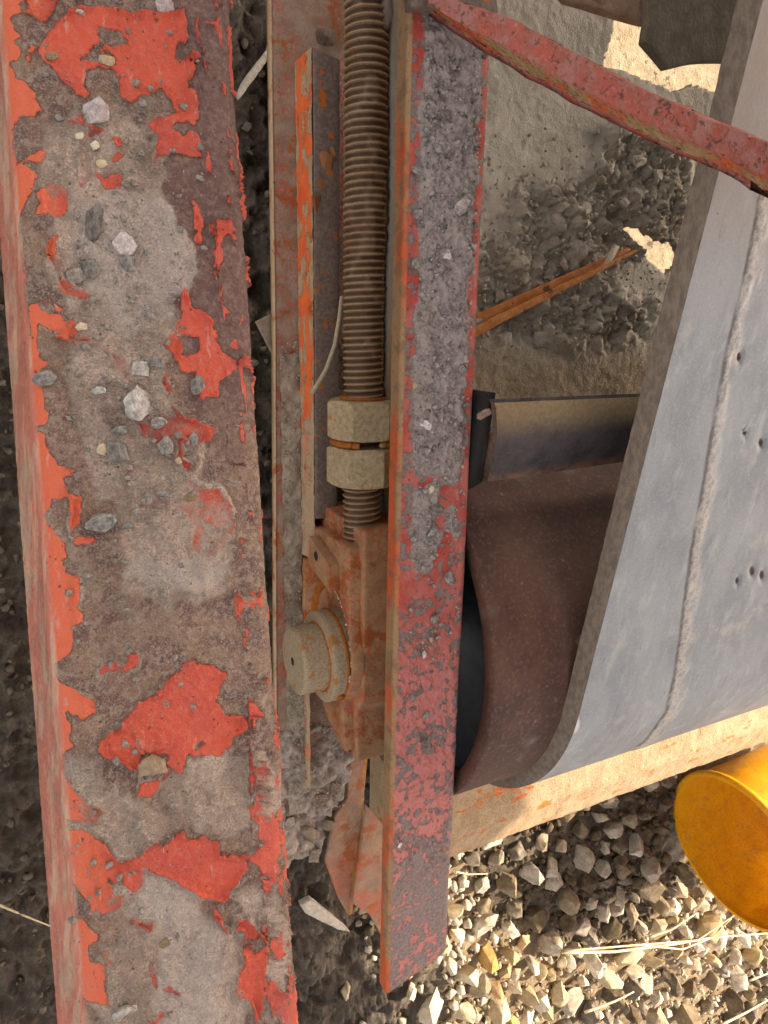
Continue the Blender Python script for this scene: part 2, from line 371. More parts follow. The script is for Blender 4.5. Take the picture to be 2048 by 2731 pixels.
# ================================================================== DIRT BANK behind the frame
BZ = .33
bx, by = np.meshgrid(np.arange(.290, .72, .0017), np.arange(-.098, .50, .0017)); bp = np.stack([bx.ravel(), by.ravel(), np.full(bx.size, BZ)], 1)
q = PIX(bp)
rgh = np.maximum.reduce([sstep(sdf(q, P), -45, 30) for P in (
    [(1640, 330), (1820, 380), (1850, 560), (1760, 660), (1660, 700), (1560, 600), (1590, 480)], [(1380, 520), (1560, 500), (1600, 660), (1500, 800), (1420, 760), (1360, 620)],
    [(1240, 640), (1400, 640), (1500, 780), (1640, 760), (1720, 830), (1690, 900), (1560, 930), (1420, 900), (1240, 860)], [(1580, 560), (1700, 620), (1640, 700), (1560, 640)])])
n5 = fbm(bp, 40, 5, 21); n6 = fbm(bp, 130, 4, 25); plates = np.floor(n5 * 9) / 9
hz = (fbm(bp, 9, 3, 31) - .5) * .012 + rgh * ((plates - .4) * .040 + (n6 - .5) * .010) + rgh * (np.abs(2 * fbm(bp, 55, 4, 35) - 1) ** .6 - .5) * .012 + (n6 - .5) * .002 + (fbm(bp, 300, 3, 41) - .5) * .0015
bp[:, 2] += hz
HOLE = [[(1643, -60), (1643, 45), (1610, 178), (1660, 186), (1700, 200), (1745, 222), (1795, 242), (1815, 236), (1842, 226), (1870, 232), (1892, 246), (1990, 240), (2010, -60)], [(1682, 606), (1722, 617), (1762, 644), (1800, 640), (1830, 690), (1778, 728), (1746, 700), (1712, 676), (1697, 655)]]
q0 = PIX(bp * [1, 1, 0] + [0, 0, BZ]); hol = np.maximum(sdf(q0, HOLE[0]), sdf(q0, HOLE[1])) + (fbm(bp, 200, 3, 43) - .5) * 8
M = Mat('dried_slurry', .9, .25); n1 = M.noise(22, 6, .65); n2 = M.noise(150, 6, .7, off=3); n3 = M.noise(700, 3, .7, off=6)
rg = M.attr('rough'); c = M.mix(M.step(n1, .35, .65), (.40, .36, .295), (.50, .45, .37)); c = M.mix(M.math('MULTIPLY', rg, M.step(n2, .35, .65)), c, (.38, .325, .25))
c = M.mix(M.step(n2, .62, .72, 0, .7), c, (.12, .10, .075)); c = M.mix(M.step(n3, .65, .72, 0, .6), c, (.42, .38, .3)); c = M.mix(M.step(M.attr('brown'), 0, 1, 0, .7), c, (.30, .21, .11))
BKM = M.out(c, M.bump(M.math('ADD', n2, M.math('MULTIPLY', n3, .5)), .9, .0025))
bme = gridmesh('bank', bp.reshape(bx.shape + (3,)), {'rough': rgh, 'brown': sstep(q[:, 1], 820, 1050), 'hole': hol})
bm_ = bmesh.new(); bm_.from_mesh(bme); bm_.verts.ensure_lookup_table(); hl = hol > 0
bmesh.ops.delete(bm_, geom=[bm_.verts[i] for i in np.nonzero(hl)[0]], context='VERTS'); bm_.to_mesh(bme); bm_.free()
bank = link('slurry_covered_pan', bme, BKM)
so_ = bank.modifiers.new('thick', 'SOLIDIFY'); so_.thickness = .008; so_.offset = -1
tag(bank, 'steel pan under the belt covered with cracked grey dried slurry', 'pan')
BKR = mat_rock('slurry_lump_dirt', (.28, .23, .17), (.42, .36, .28), 80)
BKU = mat_rock('slurry_lump', (.32, .265, .20), (.48, .415, .325), 2.5)
BKRM = [meshcopy(r, BKU) for r in ROUGH]
def bankz(x, y): return BZ
for px, py, s in [(1440, 905, 75), (1395, 740, 50), (1420, 760, 42), (1500, 700, 60), (1480, 590, 55), (1555, 560, 60), (1600, 480, 46), (1625, 440, 50), (1700, 430, 60), (1750, 470, 60), (1800, 500, 60), (1670, 800, 42), (1600, 840, 70), (1330, 790, 50),
                  (1350, 700, 40), (1530, 800, 50), (1345, 905, 60), (1480, 510, 36), (1660, 540, 50), (1720, 560, 40), (1630, 370, 30), (1590, 350, 26), (1680, 870, 28), (1555, 895, 34), (1400, 640, 32), (1690, 370, 40), (1290, 750, 40)]:
    if max(sdf(np.array([(px, py)], float), P_)[0] for P_ in HOLE) > -s * .5: continue
    w = W(px, py, BZ); r = s / 2 * .62 / 1900; o = link('dirt_lump', BKRM[rnd.randrange(16)], None, bank); o.location = (w[0], w[1], bankz(w[0], w[1]) + r * .15); o.rotation_euler = rrot(True); o.scale = (r, r * rnd.uniform(.8, 1.2), r * .9)
items = []
for k in range(800):
    px, py = rnd.uniform(1240, 1800), rnd.triangular(300, 960, 760); w = W(px, py, BZ + .004); r = rnd.uniform(.0008, .0035)
    if max(sdf(np.array([(px, py)], float), P_)[0] for P_ in HOLE) > -10: continue
    r = r; items.append((ROCKS[k % 16], r, rrot(), (w[0], w[1], bankz(w[0], w[1]) + r * .5 + rnd.uniform(-.003, .006))))
o = link('dirt_crumbs', joined(items, 'crumbs', BKR), None, bank); o['kind'] = 'stuff'

# ================================================================== FRONT BEAM (big peeling one)
A0, A1, B0, B1 = W(-12, 0, .50), W(218, 2731, .60), W(620, 0, .50), W(806, 2731, .60)
nv, L0, L1 = 1000, -.30, 1.15
sec = []                                                    # cross-section (t across 0..1, drop)
wd_ = .108
def beam_section():
    P = []
    for k in range(16): P.append((-.0070 * (1 - k / 15), -.036 + .023 * k / 15))         # left flange, slightly splayed
    r = .011
    for k in range(1, 9): a = k / 8 * math.pi / 2; P.append((r - r * math.cos(a), -r + r * math.sin(a)))
    for k in range(1, 170): P.append((r + (wd_ - 2 * r - .005) * k / 169, 0))
    r2 = .012
    for k in range(1, 13): a = k / 12 * math.pi / 2; P.append((wd_ - r2 + r2 * math.sin(a), -r2 + r2 * math.cos(a)))
    for k in range(1, 10): P.append((wd_, -r2 - .046 * k / 9))
    return P
S = beam_section(); nu = len(S); nu_b = nu; S = np.array(S)
vv = np.linspace(L0, L1, nv)
BV = np.zeros((nv, nu, 3)); NV = np.zeros((nv, nu, 3))
tang = np.gradient(S, axis=0); nn = np.stack([-tang[:, 1], tang[:, 0]], 1); nn /= np.linalg.norm(nn, axis=1)[:, None]
for i, t in enumerate(vv):
    a = A0 + (A1 - A0) * t; b = B0 + (B1 - B0) * t; xw = (b - a); wlen = np.linalg.norm(xw); xd = xw / wlen
    yd = nrm(A1 - A0); zd = np.cross(yd, xd); zd = zd if zd[2] > 0 else -zd; k = wlen / wd_
    BV[i] = a + np.outer(S[:, 0] * k, xd) + np.outer(S[:, 1], zd); NV[i] = np.outer(nn[:, 0], xd) + np.outer(nn[:, 1], zd)
bpv = BV.reshape(-1, 3); bnv = NV.reshape(-1, 3); q = PIX(bpv)
C1 = lambda p: crop(p, 0, 0, 2.023); C2 = lambda p: crop(p, 0, 900, 2.023); C3 = lambda p: crop(p, 0, 1800, 2.023)
FL = [C1([(245, 200), (300, 130), (370, 60), (450, 40), (560, 30), (700, 75), (800, 45), (900, 80), (960, 60), (990, 55), (1000, 130), (1010, 200), (980, 270), (1050, 290), (1080, 310), (1050, 345), (1055, 400), (1010, 450), (1040, 500), (1070, 560), (1075, 640), (1050, 680), (1000, 655), (950, 665), (930, 690), (1000, 720), (1060, 700), (1085, 780), (1090, 850), (1000, 835), (930, 830), (870, 870), (840, 940), (810, 930), (800, 840), (830, 790), (860, 740), (800, 700), (820, 640), (900, 620), (960, 610), (920, 520), (860, 500), (780, 520), (700, 560), (640, 520), (650, 420), (600, 380), (520, 350), (460, 390), (450, 470), (490, 520), (440, 560), (400, 500), (330, 430), (270, 350), (210, 320), (205, 270)]),
      C1([(360, 660), (440, 610), (460, 680), (530, 690), (590, 700), (540, 750), (490, 760), (440, 790), (450, 850), (490, 950), (440, 1030), (415, 950), (420, 850), (430, 770), (490, 710), (400, 680)]),
      C1([(510, 940), (600, 940), (680, 960), (670, 1020), (730, 1130), (690, 1145), (680, 1070), (620, 1030), (560, 1020)]),
      C1([(600, 860), (690, 820), (640, 860), (600, 900)]), C1([(560, 760), (660, 740), (690, 800), (620, 800)]),
      C1([(200, 1040), (280, 1000), (350, 990), (370, 1080), (330, 1180), (260, 1190), (180, 1160), (210, 1100)]),
      C1([(1040, 1090), (1070, 1100), (1080, 1230), (1080, 1310), (1060, 1300), (1045, 1180)]),
      C1([(260, 1290), (330, 1270), (300, 1350), (310, 1420), (390, 1450), (330, 1480), (470, 1600), (370, 1620), (310, 1560), (300, 1480), (240, 1370)]),
      [(79, 811), (119, 801), (163, 820), (198, 860), (205, 905), (235, 905), (290, 930), (330, 965), (352, 1000), (350, 1020), (335, 1022), (315, 990), (285, 940), (235, 918), (160, 905), (120, 900), (90, 905), (85, 850)],
      C1([(980, 1500), (1000, 1560), (1050, 1660), (1110, 1690), (1150, 1740), (1165, 1830), (1190, 1911), (1270, 1931), (1290, 1951), (1240, 2011), (1180, 2061), (1170, 2131), (1090, 2146), (1060, 2101), (1050, 2011), (980, 2001), (920, 1911), (880, 1861), (930, 1760), (950, 1700), (960, 1640), (970, 1580)]),
      C2([(880, 200), (910, 230), (930, 320), (950, 370), (1000, 430), (1050, 430), (1150, 500), (1130, 580), (1080, 590), (1060, 700), (1010, 740), (1050, 800), (1110, 810), (1190, 810), (1230, 880), (1270, 960), (1260, 1070), (1200, 1120), (1140, 1170), (1020, 1165), (1010, 1100), (1030, 1020), (980, 950), (900, 910), (870, 940), (820, 905), (740, 900), (660, 850), (650, 760), (700, 700), (770, 675), (720, 720), (660, 760), (720, 850), (780, 890), (900, 900), (960, 880), (1040, 830), (1000, 760), (990, 720), (940, 640), (930, 560), (830, 600), (740, 480), (800, 430), (900, 410), (940, 400), (880, 300), (850, 230)]),
      C3([(970, -60), (930, -20), (850, 80), (770, 120), (690, 210), (640, 280), (540, 350), (520, 420), (560, 450), (640, 470), (740, 520), (760, 560), (740, 650), (820, 655), (860, 590), (930, 510), (970, 530), (1000, 430), (1080, 430), (1200, 440), (1210, 400), (1250, 380), (1260, 330), (1330, 300), (1330, 240), (1280, 220), (1210, 210), (1170, 140), (1190, 60), (1230, 0), (1220, -20), (1130, -50), (1040, -80)]),
      C3([(640, 1000), (740, 960), (810, 910), (900, 880), (990, 830), (1005, 900), (1090, 880), (1170, 885), (1190, 960), (1290, 980), (1380, 950), (1420, 920), (1380, 850), (1430, 790), (1490, 770), (1500, 870), (1470, 1000), (1480, 1100), (1430, 1120), (1410, 1060), (1310, 1070), (1260, 1140), (1230, 1210), (1150, 1215), (1100, 1210), (1020, 1150), (900, 1100), (780, 1050), (800, 1110), (720, 1160), (590, 1100), (600, 1180), (520, 1260), (480, 1310), (500, 1240), (380, 1100), (370, 1000), (350, 850), (400, 800), (480, 850), (560, 900), (600, 950)]),
      C3([(1260, 1295), (1370, 1300), (1380, 1370), (1420, 1390), (1440, 1500), (1430, 1640), (1420, 1740), (1400, 1884), (1340, 1760), (1250, 1720), (1280, 1640), (1250, 1650), (1310, 1550), (1300, 1380), (1265, 1370)]),
      C3([(790, 1850), (860, 1810), (940, 1800), (970, 1740), (830, 1680), (810, 1600), (800, 1520), (830, 1600), (850, 1660), (930, 1670), (990, 1700), (970, 1790), (880, 1860), (860, 1930), (790, 1930)]),
      C3([(1130, 1200), (1160, 1260), (1240, 1390), (1200, 1480), (1180, 1560), (1190, 1500), (1210, 1400), (1150, 1300)]),
      C3([(540, 1450), (580, 1480), (600, 1560), (560, 1550)]), C3([(700, 1280), (800, 1330), (830, 1310), (800, 1370), (700, 1340)]), C3([(500, 1260), (560, 1200), (650, 1190), (640, 1240), (560, 1290)]),
      C2([(200, 30), (220, 100), (280, 130), (240, 200), (290, 300), (290, 440), (160, 500), (250, 520), (240, 570), (260, 620), (320, 700), (430, 720), (340, 760), (360, 850), (280, 910), (240, 960), (330, 1090), (350, 1100), (370, 1270), (430, 1290), (430, 1450), (460, 1540), (400, 1560), (380, 1700), (300, 1760), (270, 1830), (250, 1700), (190, 1300), (150, 700), (110, 0), (140, 0)]),
      C2([(540, 1760), (620, 1750), (680, 1780), (690, 1710), (740, 1690), (770, 1720), (740, 1780), (650, 1800), (540, 1810)]), C2([(320, 430), (440, 450), (380, 460)]), C2([(370, 850), (430, 870), (440, 950), (400, 1060), (500, 1090), (480, 1120), (390, 1130), (370, 1000)]),
      C3([(290, 0), (330, 60), (460, 100), (530, 140), (520, 200), (440, 240), (350, 200), (400, 380), (330, 430), (330, 550), (380, 560), (400, 650), (480, 700), (550, 700), (540, 800), (500, 830), (400, 800), (340, 780), (300, 400), (270, 100)]),
      C3([(400, 1320), (450, 1340), (540, 1400), (500, 1500), (560, 1560), (570, 1700), (600, 1790), (520, 1790), (440, 1750), (400, 1550), (370, 1300)]),
      C1([(-60, -60), (340, -20), (300, 60), (240, 130), (120, 60), (60, 110), (140, 240), (200, 260), (150, 330), (60, 330), (100, 420), (180, 500), (220, 600), (140, 640), (60, 700), (100, 880), (180, 820), (240, 830), (230, 950), (150, 1060), (100, 1180), (60, 1300), (150, 1500), (100, 1600), (0, 1400), (-60, 700)])]
HOLES = [C1([(975, 1821), (1070, 1821), (1060, 1916), (980, 1916)]), C2([(1100, 1010), (1180, 1030), (1150, 1080), (1110, 1080)]), C1([(940, 685), (1010, 655), (1055, 690), (990, 725)]), C1([(530, 150), (640, 180), (680, 240), (600, 260), (550, 240)]),
         C2([(990, 570), (1060, 590), (1050, 690), (990, 640)]), C3([(770, 400), (890, 440), (890, 560), (760, 580)])]
pa = np.full(len(q), -90.0)
for P in FL: pa = np.maximum(pa, sdf(q, P))
for P in HOLES: pa = np.minimum(pa, -sdf(q, P))
jag = (fbm(bpv, 150, 4, 51) - .5) * 26
uu = np.tile(np.arange(nu), nv); onface = (uu > 24) & (uu < nu - 22)
# paint left on the flanks: the left flange is dusty pink paint all over, the right one streaked
pa = np.where(uu < 18, 40.0, pa)
streak = (fbm(bpv * [4, 1, 1], 90, 5, 61) - .60 + .07 * sstep(q[:, 1], 1700, 2300)) * 180
rside = np.clip((uu - (nu - 34)) / 10, 0, 1); pa = np.maximum(pa, np.where(rside > 0, streak - (1 - rside) * 14, -90))
fh = fbm(bpv, 95, 5, 53); lband = sstep(-(q[:, 0] - (75 + q[:, 1] * .07)), -40, 20) * (uu > 20)
pa = np.where(uu > 20, pa - sstep(fh, .67 - .13 * lband, .73 - .11 * lband) * 34, pa)
pa = pa + jag * 1.0 + (fbm(bpv, 380, 3, 52) - .5) * 14
DP = [C1([(250, 700), (640, 520), (800, 700), (900, 860), (1040, 1080), (1060, 1350), (1200, 1550), (1150, 1680), (900, 1880), (900, 2300), (1040, 2500), (960, 2700), (500, 2700), (350, 2300), (420, 1960), (300, 1500), (200, 1100)]), C2([(700, 300), (1000, 440), (1150, 500), (1060, 760), (1280, 900), (1290, 1200), (1200, 1370), (900, 1400), (600, 1260), (640, 700)]),
      C3([(560, 1200), (760, 1040), (1000, 1130), (1230, 1400), (1300, 1600), (1300, 1900), (500, 1900), (560, 1500)]), C3([(330, 440), (540, 480), (760, 680), (1100, 780), (900, 900), (640, 980), (480, 830)]),
      C3([(1000, 440), (1300, 350), (1500, 500), (1500, 760), (1300, 900), (1050, 860), (900, 700)]), C3([(1180, 1180), (1500, 1100), (1560, 1884), (1450, 1884), (1430, 1380)])]
du = np.full(len(q), -90.0)
for P in DP: du = np.maximum(du, sdf(q, P))
dust = .30 + .40 * sstep(du + (fbm(bpv, 45, 5, 72) - .5) * 130, -30, 25) + (fbm(bpv, 60, 5, 71) - .5) * .75
dust = np.where(pa > 2, dust - .24, dust); dust = dust + .38 * np.exp(-(pa / 9.0) ** 2) * sstep(fbm(bpv, 55, 4, 75), .48, .62)
cem = np.full(len(q), -90.0)
for P in (C3([(760, 1050), (1000, 1130), (1230, 1400), (1200, 1600), (1180, 1930), (830, 1930), (850, 1700), (820, 1500), (820, 1330), (690, 1250)]), C1([(420, 1100), (640, 1000), (1000, 1100), (1050, 1350), (1200, 1560), (1120, 1660), (1000, 1560), (950, 1700), (700, 1821), (560, 1600), (400, 1500)]), C2([(760, 1150), (1000, 1200), (1220, 1220), (1180, 1360), (900, 1390), (640, 1280)])): cem = np.maximum(cem, sdf(q, P))
cem = sstep(cem + (fbm(bpv, 70, 4, 76) - .5) * 70, -6, 14); dust = dust + cem * .22 * (pa < 2)
dust = np.where(uu < 16, .46 + (fbm(bpv * [1, .25, 1], 60, 3, 73) - .5) * .5, dust); dust = dust * (1 - .75 * rside * sstep(-q[:, 1], -1900, -1000))
dpaint = sstep(pa, -1, 3); ub = (uu - 24) / (nu_b - 46.0); darkr = sstep(ub + (fbm(bpv, 38, 5, 83) - .5) * .55, .70, .86) * sstep(-q[:, 1], -1350, -950); dust = dust * (1 - .7 * darkr)
curl = np.exp(-((pa - 5) / 5.0) ** 2) * sstep(fbm(bpv, 45, 3, 81), .42, .62)
h = (dpaint * .0007 + curl * .0020) * (uu > 24) + sstep(du, -30, 20) * (fbm(bpv, 90, 5, 91) - .3) * .0060 * (1 - dpaint * .6) + (fbm(bpv, 20, 3, 95) - .5) * .0022 + (fbm(bpv, 420, 3, 97) - .5) * .0012
h = np.where(onface | (uu > nu - 22), h, h * .5)
bpv = bpv + bnv * h[:, None]
bright = sstep(-(q[:, 0] - (20 + q[:, 1] * .075)), -130, -50)      # strip along the rounded left edge keeps its orange
M = Mat('peeling_red_paint', .7, .35)
n1 = M.noise(60, 6, .65); n2 = M.noise(300, 5, .7, off=3); n3 = M.noise(28, 4, .6, off=9); n4 = M.noise(1100, 3, .7, off=5)
a = M.attr('paint'); pm = M.math('ADD', a, M.math('MULTIPLY', M.math('SUBTRACT', n2, .5), 12.0)); mask = M.step(pm, -1.0, 1.0)
base = M.mix(M.step(n1, .38, .62), (.105, .062, .052), (.21, .13, .085)); base = M.mix(M.step(n2, .48, .66, 0, .75), base, (.40, .31, .25)); base = M.mix(M.step(n4, .45, .75, 0, .7), base, (.42, .33, .27)); base = M.mix(M.step(n2, .55, .7, 0, .5), base, (.08, .05, .05)); base = M.mix(M.math('MULTIPLY', M.attr('darkr'), .8), base, M.mix(M.step(n2, .4, .7), (.115, .062, .056), (.19, .12, .10)))
pc = M.mix(M.step(n3, .35, .65), (.54, .078, .036), (.43, .060, .040)); pc = M.mix(M.attr('bright'), pc, (.62, .125, .055)); pc = M.mix(M.step(n2, .48, .72, 0, .5), pc, (.50, .16, .11)); pc = M.mix(M.step(M.noise(120, 5, .75, stretch=(1.6, .5, 1), off=41), .58, .68, 0, .6), pc, (.52, .30, .25))
rim = M.math('MULTIPLY', M.step(M.math('ADD', pm, M.math('MULTIPLY', n1, -8.0)), -12, -4), M.math('SUBTRACT', 1.0, mask)); base = M.mix(M.math('MULTIPLY', rim, M.step(n1, .4, .6, 0, .75)), base, (.05, .035, .03))
c = M.mix(mask, base, pc)
dn = M.math('ADD', M.math('MULTIPLY', n1, .45), M.math('MULTIPLY', n2, .55)); dm = M.step(M.math('ADD', dn, M.math('SUBTRACT', M.attr('dust'), 1.0)), -.14, .14)
dm = M.math('MULTIPLY', dm, M.step(n4, .25, .6, .5, .95)); c = M.mix(dm, c, M.mix(M.step(M.math('ADD', M.math('MULTIPLY', n3, .5), M.math('MULTIPLY', n2, .5)), .40, .60), (.56, .455, .37), (.34, .262, .205)))
c = M.mix(M.math('MULTIPLY', M.math('MULTIPLY', M.attr('cement'), .75), dm), c, M.mix(M.step(n2, .35, .65), (.42, .36, .32), (.54, .47, .42))); pits = M.step(M.voro(240), .1, .17, 1, 0); pits = M.math('MULTIPLY', pits, M.step(n1, .5, .6)); c = M.mix(M.math('MULTIPLY', pits, .6), c, (.05, .04, .038))
fl = M.attr('flank'); c = M.mix(M.math('MULTIPLY', fl, .75), c, M.mix(M.step(M.noise(110, 5, .7, stretch=(1, .18, 1), off=12), .45, .6), (.50, .20, .15), (.54, .42, .31)))
hh = M.math('ADD', M.math('MULTIPLY', n2, .5), M.math('MULTIPLY', n4, .5)); hh = M.math('ADD', hh, M.math('MULTIPLY', M.step(pm, -2, 2), .5)); hh = M.math('SUBTRACT', hh, M.math('MULTIPLY', pits, .8)); hh = M.math('ADD', hh, M.math('MULTIPLY', dm, .7)); hh = M.math('ADD', hh, M.math('MULTIPLY', n1, 1.0))
BM_ = M.out(c, M.bump(hh, 1.0, .0016), M.mix(M.math('MULTIPLY', mask, M.math('SUBTRACT', 1.0, dm)), (.85, .85, .85), (.38, .38, .38)))
beam_c = (A0 + B1) / 2
beam = thing('steel_beam', tuple(beam_c), 'wide red painted steel channel with large peeling paint flakes and grey dust, nearest the camera', 'beam')
link('channel_body', gridmesh('beam', bpv.reshape(nv, nu, 3), {'paint': pa, 'dust': dust, 'bright': bright, 'flank': (uu < 19) * 1.0, 'darkr': darkr, 'cement': cem}, flip=False), BM_, beam)
# inner face of the channel so that it has a thickness
inn = (BV - NV * .005); link('channel_inside', gridmesh('beam_in', inn[::12, ::3], flip=True), mat_plain('rusty_inside', (.13, .07, .045), (.2, .1, .05)), beam)

def on_beam(px, py):
    """point on the beam's top plane at a photo pixel"""
    d = ROT @ np.array([px - CX, py - CY, F]); n = np.cross(B0 - A0, A1 - A0); o = np.array([0, 0, CAMH]); t = ((A0 - o) @ n) / (d @ n); return o + d * t
PM = {'d': mat_rock('dark_grey_chip', (.10, .098, .092), (.27, .255, .23), 420, .0012, .9), 'g': mat_rock('grey_chip', (.20, .185, .165), (.46, .42, .37), 420, .0012), 'c': mat_rock('cream_chip', (.55, .44, .3), (.66, .57, .42), 300, .0004),
      'w': mat_rock('white_crystal_chip', (.48, .42, .41), (.72, .68, .65), 420, .0016), 't': mat_rock('tan_clod', (.30, .22, .15), (.40, .31, .22), 200, .001)}
PMU = {'d': mat_rock('dark_chip', (.10, .098, .092), (.34, .32, .28), 2.4, .0012, .9), 'g': mat_rock('grey_dusty_chip', (.20, .185, .165), (.52, .47, .41), 2.4, .0012), 'c': mat_rock('cream_pebble', (.50, .40, .27), (.68, .59, .44), 2, .0006),
      'w': mat_rock('white_crystal', (.42, .34, .33), (.78, .74, .72), 3, .0016), 't': mat_rock('tan_dirt', (.27, .20, .13), (.42, .33, .23), 3, .0016)}
PMM = {k: [meshcopy(r, m) for r in ROUGH] for k, m in PMU.items()}
adj = {'d': 'dark grey stone chip', 'g': 'grey stone chip', 'c': 'small cream pebble', 'w': 'white crystalline lump', 't': 'tan clod of dried dirt'}
big_p = [(252, 598, 40, 95, 'd', 'tall dark grey stone crust standing alone left of the white ringed lump'), (202, 738, 44, 42, 'g', 'pale grey stone chip beside a dark one near the left orange edge'), (241, 716, 44, 50, 'd', 'dark crumbly stone chip touching the pale grey one'),
         (332, 650, 50, 52, 'w', 'white crystalline ring shaped lump in the middle of the grey dust'), (342, 704, 38, 44, 'd', 'dark stone chip just below the white ring shaped lump'), (258, 303, 66, 66, 'w', 'largest white crystalline lump, on the edge of the topmost red patch'),
         (440, 16, 46, 44, 'w', 'white crystalline lump at the top edge of the picture on the beam'), (285, 163, 34, 26, 'c', 'cream pebble on the topmost red patch'), (216, 872, 26, 26, 'c', 'cream pebble on the left red patch below the pale grey chip'),
         (270, 440, 25, 25, 'c', 'lowest of three cream pebbles in a column on the upper beam'), (253, 390, 22, 22, 'c', 'middle of three cream pebbles in a column on the upper beam'), (213, 364, 20, 20, 'c', 'uppermost of three cream pebbles in a column on the upper beam'),
         (118, 1007, 58, 40, 'd', 'dark grey stone chip lying on the orange left edge of the beam'), (375, 985, 40, 52, 'g', 'flat grey stone chip right above the large pale slab of stone'), (412, 966, 44, 36, 'd', 'dark stone chip right of the flat grey chip'),
         (366, 1080, 62, 92, 'g', 'largest pale grey striped stone slab on the beam'), (262, 1042, 34, 26, 'g', 'light grey chip left of the large pale slab'), (525, 1030, 34, 54, 'd', 'dark chip on the hooked red patch at the right'),
         (320, 1147, 40, 26, 'd', 'small square dark chip above the long dark stone'), (312, 1207, 48, 86, 'd', 'long dark rough stone below the large pale slab'), (272, 1197, 24, 32, 'c', 'cream pebble touching the long dark rough stone'),
         (422, 1128, 42, 38, 'd', 'round dark chip on dust within the S shaped red patch'), (441, 1186, 38, 48, 'd', 'dark chip at the left rim of the lower S shaped red patch'), (516, 1172, 24, 36, 'd', 'small dark chip inside the wide part of the S shaped red patch'),
         (475, 1228, 16, 17, 'c', 'tiny cream pebble on the neck of the S shaped red patch'), (430, 1322, 30, 26, 'd', 'small dark chip, middle of three in a row'), (508, 1325, 36, 26, 't', 'tan grey chip, right end of the row of three'), (390, 1330, 28, 30, 'g', 'grey chip, left end of the row of three'),
         (270, 1392, 68, 50, 'd', 'dark oval stone embedded in pale crust below the S patch'), (341, 1410, 32, 34, 'd', 'small dark stone right of the embedded oval stone'), (405, 2042, 70, 80, 't', 'brown clod of dirt lodged on the large diamond shaped red patch'),
         (438, 2512, 30, 30, 't', 'tan pebble in the middle of the lowest grey dust patch'), (332, 2700, 66, 50, 'g', 'grey stone at the bottom edge of the picture on the beam'), (213, 41, 20, 18, 'g', 'small grey chip near the top left fold of the beam'), (138, 153, 26, 20, 't', 'rusty brown chip at left of the topmost red patch'), (400, 840, 34, 28, 'g', 'grey chip above the ring shaped hole in red paint'), (105, 1225, 10, 10, 'c', 'tiny cream speck on the left edge')]
for px, py, sx, sy, k, lb in big_p[:-1]:
    p = on_beam(px, py); sc_ = .33 / 1900 * (1.0 - (py / 2731 - .4) * .12); o = link('stone_chip' if k in 'dg' else ('pebble' if k == 'c' else 'dirt_clod' if k == 't' else 'crystal_lump'), PMM[k][rnd.randrange(16)])
    o.location = (p[0], p[1], p[2] + .001); o.rotation_euler = (rnd.uniform(-.2, .2), rnd.uniform(-.2, .2), rnd.uniform(-.15, .15)); o.scale = (sx * .62 * sc_ * 1.15, sy * .70 * sc_ * 1.15, min(sx, sy) * .5 * sc_ * 1.15)
    tag(o, lb, {'stone_chip': 'stone', 'pebble': 'pebble', 'dirt_clod': 'dirt clod', 'crystal_lump': 'crystal'}[o.name.split('.')[0]])
items = []
for k in range(2200):
    px, py = rnd.gauss(330, 120), rnd.gauss(1050, 420) if k < 700 else rnd.uniform(0, 2731)
    fx = (py / 2731) * 180
    if not (110 + fx * .5 < px < 560 + fx): continue
    p = on_beam(px, py); r = rnd.uniform(.0002, .0009) if rnd.random() < .90 else rnd.uniform(.0009, .0030); items.append((ROCKS[k % 16], r, rrot(), (p[0], p[1], p[2] + r * .3)))
o = link('beam_grit', joined(items, 'beam_grit', PM['g']), None, beam); o['kind'] = 'stuff'

# ================================================================== CENTRE RAIL
RZ = .44
ra, rb = .245, .3115; nv = 900; yy = np.linspace(.36, -.584, nv)
S = []
for k in range(12): S.append((ra, RZ - .0145 + .0115 * k / 11))
for k in range(1, 5): a = k / 4 * math.pi / 2; S.append((ra + .003 - .003 * math.cos(a), RZ - .003 + .003 * math.sin(a)))
for k in range(1, 90): S.append((ra + .003 + (rb - ra - .011) * k / 89, RZ))
for k in range(1, 9): a = k / 8 * math.pi / 2; S.append((rb - .008 + .008 * math.sin(a), RZ - .008 + .008 * math.cos(a)))
for k in range(1, 5): S.append((rb, RZ - .008 - .02 * k / 4))
S = np.array(S); nu = len(S); tang = np.gradient(S, axis=0); nn = np.stack([-tang[:, 1], tang[:, 0]], 1); nn /= np.linalg.norm(nn, axis=1)[:, None]
RV = np.zeros((nv, nu, 3)); RN = np.zeros((nv, nu, 3))
for i, y in enumerate(yy):
    cut = 0 if i < nv - 60 else 0
    RV[i, :, 0] = S[:, 0]; RV[i, :, 2] = S[:, 1]; RV[i, :, 1] = y; RN[i, :, 0] = nn[:, 0]; RN[i, :, 2] = nn[:, 1]
RV[..., 1] = np.where(True, .36 + (RV[..., 1] - .36), 0)
yend = -.600 + (RV[..., 0] - ra) / (rb - ra) * .022                   # the slanted saw cut at the tail
RV[..., 1] = .36 + (RV[..., 1] - .36) * ((yend - .36) / (-.584 - .36))
p = RV.reshape(-1, 3); nrmv = RN.reshape(-1, 3); q = PIX(p); uu = np.tile(np.arange(nu), nv); top = (uu > 15) & (uu < nu - 9)
across = (p[:, 0] - ra) / (rb - ra)
cr = sstep(across, .12, .26) * sstep(1 - across, .12, .26)
en = fbm(p, 70, 4, 101)
dens = sstep(-q[:, 1], -1330, -1150) * 1.0 + .62 * sstep(-q[:, 1], -1700, -1350) * (q[:, 1] > 1150) * sstep(fbm(p, 45, 3, 105), .42, .55)
crust = np.clip(dens, 0, 1) * np.clip(cr + (en - .5) * 1.3 * (cr > 0) * (cr < 1), 0, 1) * top
